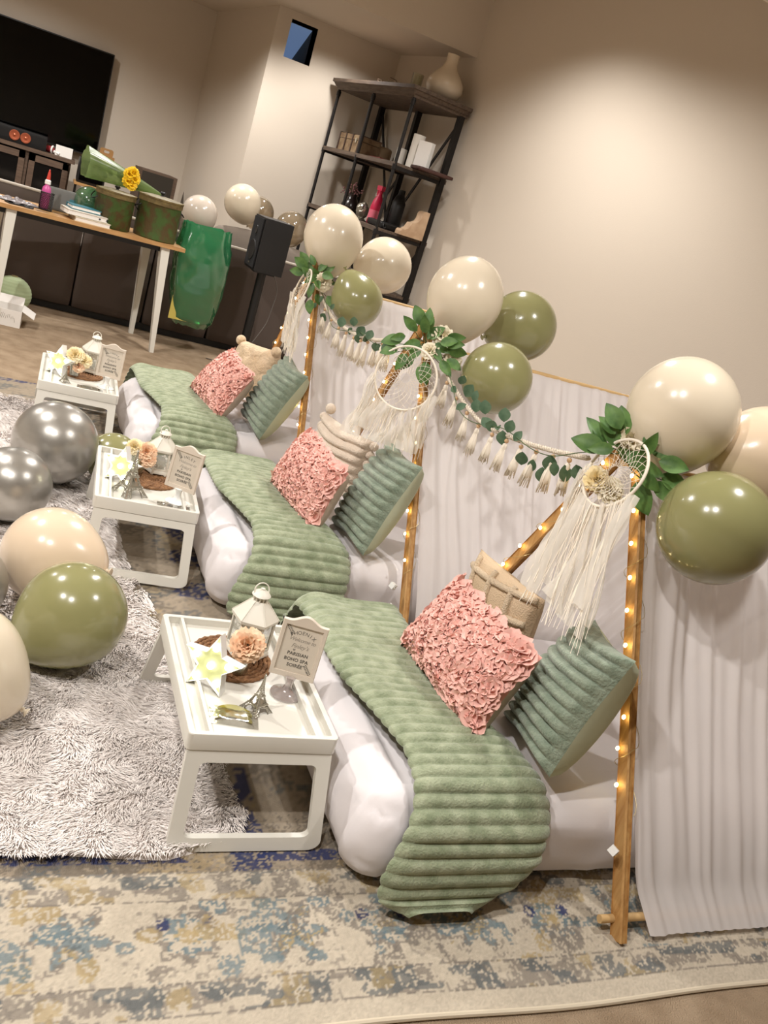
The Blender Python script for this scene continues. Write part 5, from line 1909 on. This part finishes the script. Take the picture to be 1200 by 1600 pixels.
t = thing('iron_shelf', 'tall open iron shelf with weathered wood boards by the right wall', 'shelf', SB, SY)
LN, DPT, ZT = 1.40, 0.50, 2.33
for y in (0, LN / 2, LN):
    fp = MB().tube([(-DPT, y, 0), (-DPT, y, ZT)], 0.0145, 12)
    for zz in (0.24, 0.78, 1.275, 1.80, ZT - 0.03):
        fp.lathe([(0.0145, zz - 0.03), (0.020, zz - 0.028), (0.020, zz + 0.012), (0.0145, zz + 0.014)], 12, c=(-DPT, y, 0))
    obj('front_post', fp, m_blackmetal, t)
    obj('back_post', MB().box((-0.028, y, ZT / 2), (0.05, 0.045, ZT)), m_blackmetal, t)
    for zz in (0.77, 1.265, 1.79):
        obj('cross_rail', MB().box((-DPT / 2, y, zz), (DPT, 0.03, 0.03)), m_blackmetal, t)
for zz in (0.24, 0.79, 1.285, 1.81):
    obj('shelf_board', MB().box((-DPT / 2, LN / 2, zz), (DPT + 0.03, LN + 0.02, 0.034)), m_darkwood, t)
P = []
for off, zz in ((0.015, ZT - 0.005), (0.02, ZT + 0.012), (0.032, ZT + 0.02), (0.05, ZT + 0.045), (0.062, ZT + 0.05), (0.062, ZT + 0.078)):
    P.append([(-DPT - off, -off, zz), (0.02, -off, zz), (0.02, LN + off, zz), (-DPT - off, LN + off, zz)])
mb = MB().grid(P, cv=True)
mb.f += [(3, 2, 1, 0), (20, 21, 22, 23)]
obj('crown_board', mb, m_darkwood, t, smooth=20)
for y0_, y1_ in ((0.0, LN / 2), (LN, LN / 2)):
    for za, zb2 in ((ZT - 0.03, 1.30), (1.25, 0.26)):
        obj('brace', MB().bar((-0.02, y0_, za), (-0.02, y1_, zb2), 0.030, 0.008, up=(1, 0, 0)), m_blackmetal, t)
obj('brace', MB().bar((-0.03, LN / 2, 1.78), (-0.03, LN, 0.82), 0.026, 0.008, up=(1, 0, 0)), m_blackmetal, t)

ZT2, Z2, Z1 = ZT + 0.078, 1.828, 1.303
vase = MB().lathe([(0.0001, 0), (0.085, 0), (0.130, 0.03), (0.156, 0.085), (0.150, 0.135), (0.112, 0.19), (0.070, 0.235), (0.052, 0.275), (0.050, 0.325), (0.054, 0.345), (0.046, 0.345), (0.043, 0.28), (0.0001, 0.27)], 32)
tag(obj('gourd_vase', vase, m_ceramic, smooth=60, loc=sh_pt(-0.17, 0.16, ZT2)), 'cream gourd shaped vase on top of the iron shelf', 'vase')
tag(obj('cylinder_glass', MB().lathe([(0.0001, 0.003), (0.045, 0.003), (0.047, 0), (0.05, 0.17), (0.048, 0.17), (0.045, 0.008), (0.0001, 0.008)], 24), m_tumbler, smooth=60, loc=sh_pt(-0.22, 0.55, ZT2)), 'clear cylinder glass on top of the iron shelf', 'glass')
tw = MB()
for k in range(16):
    a = np.array([-0.30 + rs.uniform(-.1, .1), 0.55 + rs.uniform(0, .65), ZT2 + 0.004])
    b = a + np.array([rs.uniform(-.12, .12), rs.uniform(-.25, .25), rs.uniform(0.01, 0.09)])
    m_ = (a + b) / 2 + np.array([0, 0, rs.uniform(0, .03)])
    tw.tube([sh_pt(*a), sh_pt(*m_), sh_pt(*b)], 0.003, 4)
tag(obj('dry_twigs', tw, M('dry_twig', (84, 66, 50), 0.9)), 'tangle of dry twigs lying on top of the iron shelf', 'twigs')


def chest(x, y, z, w_, d, h, label):
    t = thing('trinket_chest', label, 'box', sh_pt(x, y, z), SY)
    mw_ = M('chest_paper', (150, 128, 98), 0.7, col2=(112, 88, 62), vscale=16)
    mt = M('chest_leather', (58, 38, 28), 0.6)
    obj('body', MB().box((0, 0, h * 0.35), (d, w_, h * 0.7)), mw_, t)
    obj('lid', MB().box((0, 0, h * 0.86), (d * 1.02, w_ * 1.01, h * 0.27)), mw_, t)
    for yy in (-w_ / 2, -w_ * 0.17, w_ * 0.17, w_ / 2):
        obj('strap', MB().box((-d * 0.515, yy * 0.97, h / 2), (0.006, 0.022, h)).box((0, yy * 0.97, h + 0.003), (d * 1.03, 0.022, 0.006)), mt, t)
    obj('clasp', MB().box((-d * 0.53, -w_ * 0.36, h * 0.70), (0.008, 0.024, 0.04)), m_steel, t)


chest(-0.30, 1.12, Z2, 0.42, 0.22, 0.16, 'long strapped trinket chest on the shelf under the top board')
tag(obj('tan_hat_box', rounded_box(-0.07, 0.07, -0.08, 0.08, 0, 0.14, 0.03, 10), M('tan_board', (146, 124, 96), 0.8), smooth=180, weld=True, loc=sh_pt(-0.12, 0.98, Z2)), 'small tan rounded box behind the trinket chest', 'box')
for (y, r, h, lb) in ((0.40, 0.045, 0.14, 'short white pillar candle on the iron shelf'), (0.175, 0.052, 0.27, 'tall white pillar candle on the iron shelf')):
    t = thing('pillar_candle', lb, 'candle', sh_pt(-0.25, y, Z2), 0, 'pillar candles on the iron shelf')
    obj('wax', MB().lathe([(r, 0), (r, h), (r * 0.9, h + 0.002), (r * 0.7, h - 0.008), (0.0001, h - 0.010)], 24), m_wax, t)
    obj('wick', MB().tube([(0, 0, h - 0.011), (0.002, 0, h + 0.008)], 0.0015, 5), m_black, t)
t = thing('white_case', 'narrow white slip case box beside the tall candle', 'box', sh_pt(-0.24, 0.04, Z2), SY + 0.5)
obj('case', MB().box((0, 0, 0.115), (0.05, 0.13, 0.23)), m_plain_white, t)
obj('open_flap', MB().box((-0.028, 0.0, 0.115), (0.003, 0.12, 0.23)), m_paper, t)
tag(obj('dark_tray', rounded_box(-0.16, 0.16, -0.10, 0.10, 0, 0.030, 0.008, 8), M('dark_red_wood', (62, 34, 28), 0.5), smooth=180, weld=True, loc=sh_pt(-0.19, -0.075, Z2)), 'flat dark wooden tray poking out at the shelf end', 'tray')
tag(obj('red_strip', MB().box((0, 0, 0.012), (0.10, 0.30, 0.024)), M('dark_red_cloth', (112, 30, 36), 0.8), loc=sh_pt(-0.28, 0.70, Z2)), 'folded dark red cloth strip on the shelf board', 'cloth')

t = thing('dark_jug', 'dark brown jug with dried pink blossoms on the lower shelf', 'vase', sh_pt(-0.27, 1.02, Z1), SY)
obj('jug', MB().lathe([(0.0001, 0), (0.055, 0), (0.085, 0.04), (0.088, 0.09), (0.06, 0.14), (0.040, 0.17), (0.045, 0.20), (0.038, 0.20), (0.0001, 0.16)], 24), M('brown_glaze', (34, 24, 22), 0.25), t, smooth=60)
obj('jug_handle', MB().tube([(0, 0.042, 0.19), (0, 0.085, 0.21), (0, 0.105, 0.16), (0, 0.085, 0.10)], 0.009, 8), M('brown_glaze', (34, 24, 22)), t, smooth=180)
mb, ms = MB(), MB()
for k in range(46):
    a, q = rs.uniform(0, 6.28), rs.random()
    p = (0.11 * q * math.cos(a), 0.15 * q * math.sin(a), 0.215 + 0.085 * rs.random() - 0.04 * q)
    mb.ell(p, rs.uniform(.006, .011), 6, 4)
    if k % 2 == 0:
        ms.tube([(0, 0, 0.17), p], 0.0012, 3)
o = obj('dried_blossoms', mb, M('dried_pink', (150, 104, 104), 0.9), t)
o['kind'] = 'stuff'
obj('twig_stems', ms, M('dry_twig', (84, 66, 50)), t)
t = thing('silver_figurine', 'crinkled silver ornament on the lower shelf', 'figurine', sh_pt(-0.28, 0.74, Z1), SY)
mb = MB().ell((0, 0, 0.075), (0.055, 0.065, 0.075), 22, 16)
mb.v = [np.array([p * (1 + 0.16 * nz(p * 45)) + np.array([0, 0, 0.006]) for p in mb.v[0]])]
obj('body', mb, m_steel, t, smooth=0)
obj('foot', MB().lathe([(0.05, 0), (0.052, 0.006), (0.03, 0.02)], 18), m_steel, t)
t = thing('spray_bottle', 'magenta cleaning spray bottle on the lower shelf', 'bottle', sh_pt(-0.28, 0.50, Z1), SY)
obj('bottle', MB().lathe([(0.050, 0), (0.056, 0.01), (0.056, 0.14), (0.045, 0.20), (0.020, 0.255), (0.018, 0.275)], 20), m_pinkbottle, t, smooth=50)
obj('trigger_head', MB().box((0, 0.01, 0.31), (0.035, 0.09, 0.04)).box((0, 0.045, 0.275), (0.015, 0.014, 0.06)).lathe([(0.02, 0.272), (0.02, 0.30)], 12), m_pinkbottle, t)
obj('wrap_label', MB().lathe([(0.0572, 0.035), (0.0572, 0.12)], 20), M('pink_label', (222, 110, 130), 0.5), t)
t = thing('clear_spray', 'clear squeeze bottle leaning behind the magenta spray', 'bottle', sh_pt(-0.22, 0.62, Z1), SY)
obj('bottle', MB().lathe([(0.04, 0), (0.045, 0.01), (0.043, 0.14), (0.018, 0.21), (0.016, 0.23)], 18), m_tumbler, t, smooth=60)
obj('nozzle', MB().box((0, 0.02, 0.25), (0.025, 0.07, 0.03)), m_plain_white, t)
tag(obj('black_bottle', MB().lathe([(0.055, 0), (0.060, 0.01), (0.060, 0.24), (0.042, 0.29), (0.030, 0.31), (0.030, 0.35), (0.0001, 0.352)], 20), m_black, smooth=50, loc=sh_pt(-0.12, 0.42, Z1)), 'tall black bottle behind the magenta spray', 'bottle')
t = thing('black_gadget', 'flat black gadget with coiled cord on the lower shelf', 'gadget', sh_pt(-0.30, 0.26, Z1), SY)
obj('case', rounded_box(-0.10, 0.10, -0.15, 0.13, 0, 0.055, 0.012, 10), m_black, t, smooth=180, weld=True)
obj('coiled_cord', MB().tube([(-0.08 + 0.012 * math.sin(a), -0.17 + 0.005 * a - 0.02, 0.02 + 0.016 * math.cos(a) + 0.004) for a in np.linspace(0, 22, 90)], 0.005, 5), m_black, t, smooth=180)
cb = [(0, 0), (0.17, 0), (0.17, 0.235), (0.145, 0.235), (0.125, 0.225), (0.118, 0.20), (0.118, 0.17), (0.108, 0.14), (0.085, 0.12), (0.065, 0.115), (0.058, 0.095), (0.050, 0.07), (0.030, 0.050), (0.008, 0.045), (0, 0.03)]
tag(obj('wooden_corbel', MB().prism([(x * 1.35, z) for x, z in cb], -0.045, 0.045, Matrix(((1, 0, 0), (0, 0, -1), (0, 1, 0)))), M('pale_carved_wood', (196, 168, 138), 0.7, col2=(176, 146, 116), vscale=12), smooth=25,
        loc=sh_pt(-0.30, -0.01, Z1), rot=(0, 0, SY)), 'scroll shaped pale wooden corbel on the lower shelf', 'corbel')

# ------------------------------------------------------------------ television wall
t = thing('television', 'big black flat television on the far wall', 'television', (-0.36, YT, 1.04))
obj('screen', MB().box((0, -0.115, 0.512), (1.758, 0.004, 0.992)), m_screen, t)
obj('bezel', MB().prism(rrect(1.78, 1.02, 0.006, 3, 0, 0.51), 0.055, 0.112, Matrix(((1, 0, 0), (0, 0, -1), (0, 1, 0)))), m_black, t, smooth=20)
obj('wall_mount', MB().box((0, -0.03, 0.5), (0.5, 0.055, 0.35)), m_black, t)
t = thing('media_console', 'dark wood media console with glass doors under the television', 'cabinet', (-0.53, 9.98, 0))
mb = MB().box((0, 0, 0.955), (1.70, 0.44, 0.035)).box((0, 0.01, 0.06), (1.62, 0.40, 0.08))
for x in (-0.82, -0.41, 0.0, 0.41, 0.80):
    mb.box((x, 0.005, 0.515), (0.035, 0.40, 0.85))
mb.box((0, 0.20, 0.515), (1.6, 0.02, 0.85)).box((0, 0.0, 0.50), (1.6, 0.36, 0.02))
obj('carcass', mb, m_console, t)
for k in range(4):
    x0 = -0.80 + 0.405 * k
    d = MB()
    for a, b, c, e in ((0.02, 0.385, 0.86, 0.92), (0.02, 0.385, 0.10, 0.17), (0.02, 0.075, 0.10, 0.92), (0.33, 0.385, 0.10, 0.92)):
        d.box((x0 + (a + b) / 2, -0.212, (c + e) / 2), (b - a, 0.022, e - c))
    dr = obj('door', d, m_console, t)
    obj('glass_pane', MB().box((x0 + 0.2025, -0.210, 0.515), (0.258, 0.004, 0.70)), M('smoked_glass', (18, 17, 16), 0.08, spec=0.6), dr)
    obj('knob', MB().ell((x0 + (0.35 if k % 2 == 0 else 0.055), -0.232, 0.56), 0.010, 10, 8), m_blackmetal, dr)
t = thing('centre_speaker', 'black centre speaker with copper cones on the console', 'speaker', (-0.22, 9.90, 0.973))
obj('cabinet', rounded_box(-0.26, 0.26, -0.10, 0.10, 0, 0.14, 0.008, 8), m_black, t, smooth=30, weld=True)
for x in (-0.17, -0.035, 0.065, 0.20)[1:3]:
    obj('cone', MB().lathe([(0.046, 0.0), (0.048, 0.005), (0.042, 0.006), (0.016, -0.004), (0.012, 0.002), (0.0001, 0.006)], 24), m_copper, t, mw=Matrix.Translation((x, -0.103, 0.07)) @ Matrix.Rotation(PI / 2, 4, 'X'))
t = thing('plush_doll', 'small red and white plush doll lying on the console', 'toy', (0.07, 9.90, 0.973), -0.3)
obj('body', MB().ell((0, 0, 0.035), (0.060, 0.034, 0.032), 14, 10), M('red_felt', (140, 34, 36), 0.9), t, smooth=180)
obj('head', MB().ell((-0.075, 0, 0.048), 0.030, 14, 10), M('doll_skin', (206, 150, 122), 0.8), t, smooth=180)
obj('trim', MB().tube([(0.030, 0.036 * math.cos(a), 0.035 + 0.034 * math.sin(a)) for a in np.linspace(0, 2 * PI, 17)[:-1]], 0.010, 6, closed=True), m_paper, t, smooth=180)
for s in (-1, 1):
    obj('leg', MB().tube([(0.05, 0.015 * s, 0.025), (0.11, 0.022 * s, 0.016)], 0.014, 8), m_paper, t)
tag(obj('white_card', MB().box((0, 0, 0.05), (0.16, 0.004, 0.10)), m_paper, loc=(0.205, 9.85, 0.974), rot=(-0.15, 0, 0)), 'blank white card propped on the console end', 'card')
# small side table with printer and kraft box
t = thing('side_table', 'small wire legged side table with wooden top past the console', 'table', (0.50, 9.55, 0))
obj('table_top', MB().box((0, 0, 0.80), (0.34, 0.36, 0.022)), m_desk, t)
for x in (-0.15, 0.15):
    for y in (-0.16, 0.16):
        obj('leg', MB().tube([(x, y, 0), (x, y, 0.79)], 0.007, 6), m_blackmetal, t)
t = thing('black_monitor', 'black boxy device on the wire legged side table', 'device', (0.475, 9.55, 0.812))
obj('case', rounded_box(-0.13, 0.13, -0.12, 0.12, 0, 0.235, 0.012, 8), m_black, t, smooth=30, weld=True)
obj('front_panel', MB().box((0, -0.122, 0.12), (0.22, 0.004, 0.19)), m_screen, t)
t = thing('kraft_box', 'brown kraft carry box on the black device', 'box', (0.60, 9.60, 1.048), 0.15)
obj('carton', MB().box((-0.02, 0, 0.035), (0.15, 0.10, 0.07)), m_brownbox, t)
gp = ring_prism(rrect(0.13, 0.07, 0.02, 4, 0, 0.10), rrect(0.055, 0.022, 0.01, 4, 0, 0.105), -0.004, 0.004, None, (-0.02, 0, 0))
obj('carry_handle', gp, m_brownbox, t)
t = thing('floor_cabinet', 'dark cloth fronted cabinet standing in the wall corner', 'cabinet', (1.09, 9.70, 0), 0.12)
obj('carcass', MB().box((0.0, 0, 0.555), (0.36, 0.34, 1.11)), m_console, t)
obj('cloth_front', MB().box((-0.018, -0.174, 0.57), (0.315, 0.012, 1.05)), M('dark_cloth', (52, 46, 38), 0.95, bump=0.3, bscale=300), t)
tag(obj('tilted_board', MB().prism([(0, 0), (0.10, 0), (0.09, 0.85), (0.06, 1.0)], -0.01, 0.01, Matrix(((1, 0, 0), (0, 0, -1), (0, 1, 0)))), M('grey_board', (92, 84, 74), 0.8), loc=(1.34, 9.75, 0)), 'narrow grey board leaning beside the corner cabinet', 'board')

# ------------------------------------------------------------------ paper lantern and box by the sofa
t = thing('paper_lantern', 'round ribbed mint paper lantern on the carpet', 'lantern', (-0.035, 6.68, 0.135))
rib = []
for k in range(73):
    a = PI * k / 72
    r = math.sin(a) * 0.128
    rib.append((max(0.012 if k in (0, 72) else r + (0.0025 * abs(math.sin(a * 15)) if 2 < k < 70 else 0), 0.012), -math.cos(a) * 0.124))
obj('shade', MB().lathe(rib, 36), m_lantern, t, smooth=180)
obj('wire_ring', MB().tube([(0.02 * math.cos(a), 0.02 * math.sin(a), 0.125) for a in np.linspace(0, 2 * PI, 17)[:-1]], 0.002, 5, closed=True), m_wire, t)
t = thing('white_carton', 'open white carton beside the paper lantern', 'box', (-0.10, 6.36, 0), -0.05)
mb = MB()
for c, s in (((0, -0.11, 0.055), (0.30, 0.004, 0.11)), ((0, 0.11, 0.055), (0.30, 0.004, 0.11)), ((-0.15, 0, 0.055), (0.004, 0.22, 0.11)), ((0.15, 0, 0.055), (0.004, 0.22, 0.11)), ((0, 0, 0.003), (0.30, 0.22, 0.004))):
    mb.box(c, s)
obj('carton', mb, m_paper, t)
obj('flap', MB().box((0.19, 0, 0.098), (0.09, 0.21, 0.003), Matrix.Rotation(0.45, 3, 'Y')), m_paper, t)
obj('flap', MB().box((0, 0.15, 0.128), (0.29, 0.09, 0.003), Matrix.Rotation(0.5, 3, 'X')), m_paper, t)
pr = MB()
for k in range(9):
    pr.tube([(0.02 + 0.012 * k, -0.1127, 0.03 + 0.03 * rs.random()), (0.03 + 0.010 * k, -0.1127, 0.06 + 0.03 * rs.random())], 0.0012, 3)
obj('scribble_print', pr, m_ink_soft, t)
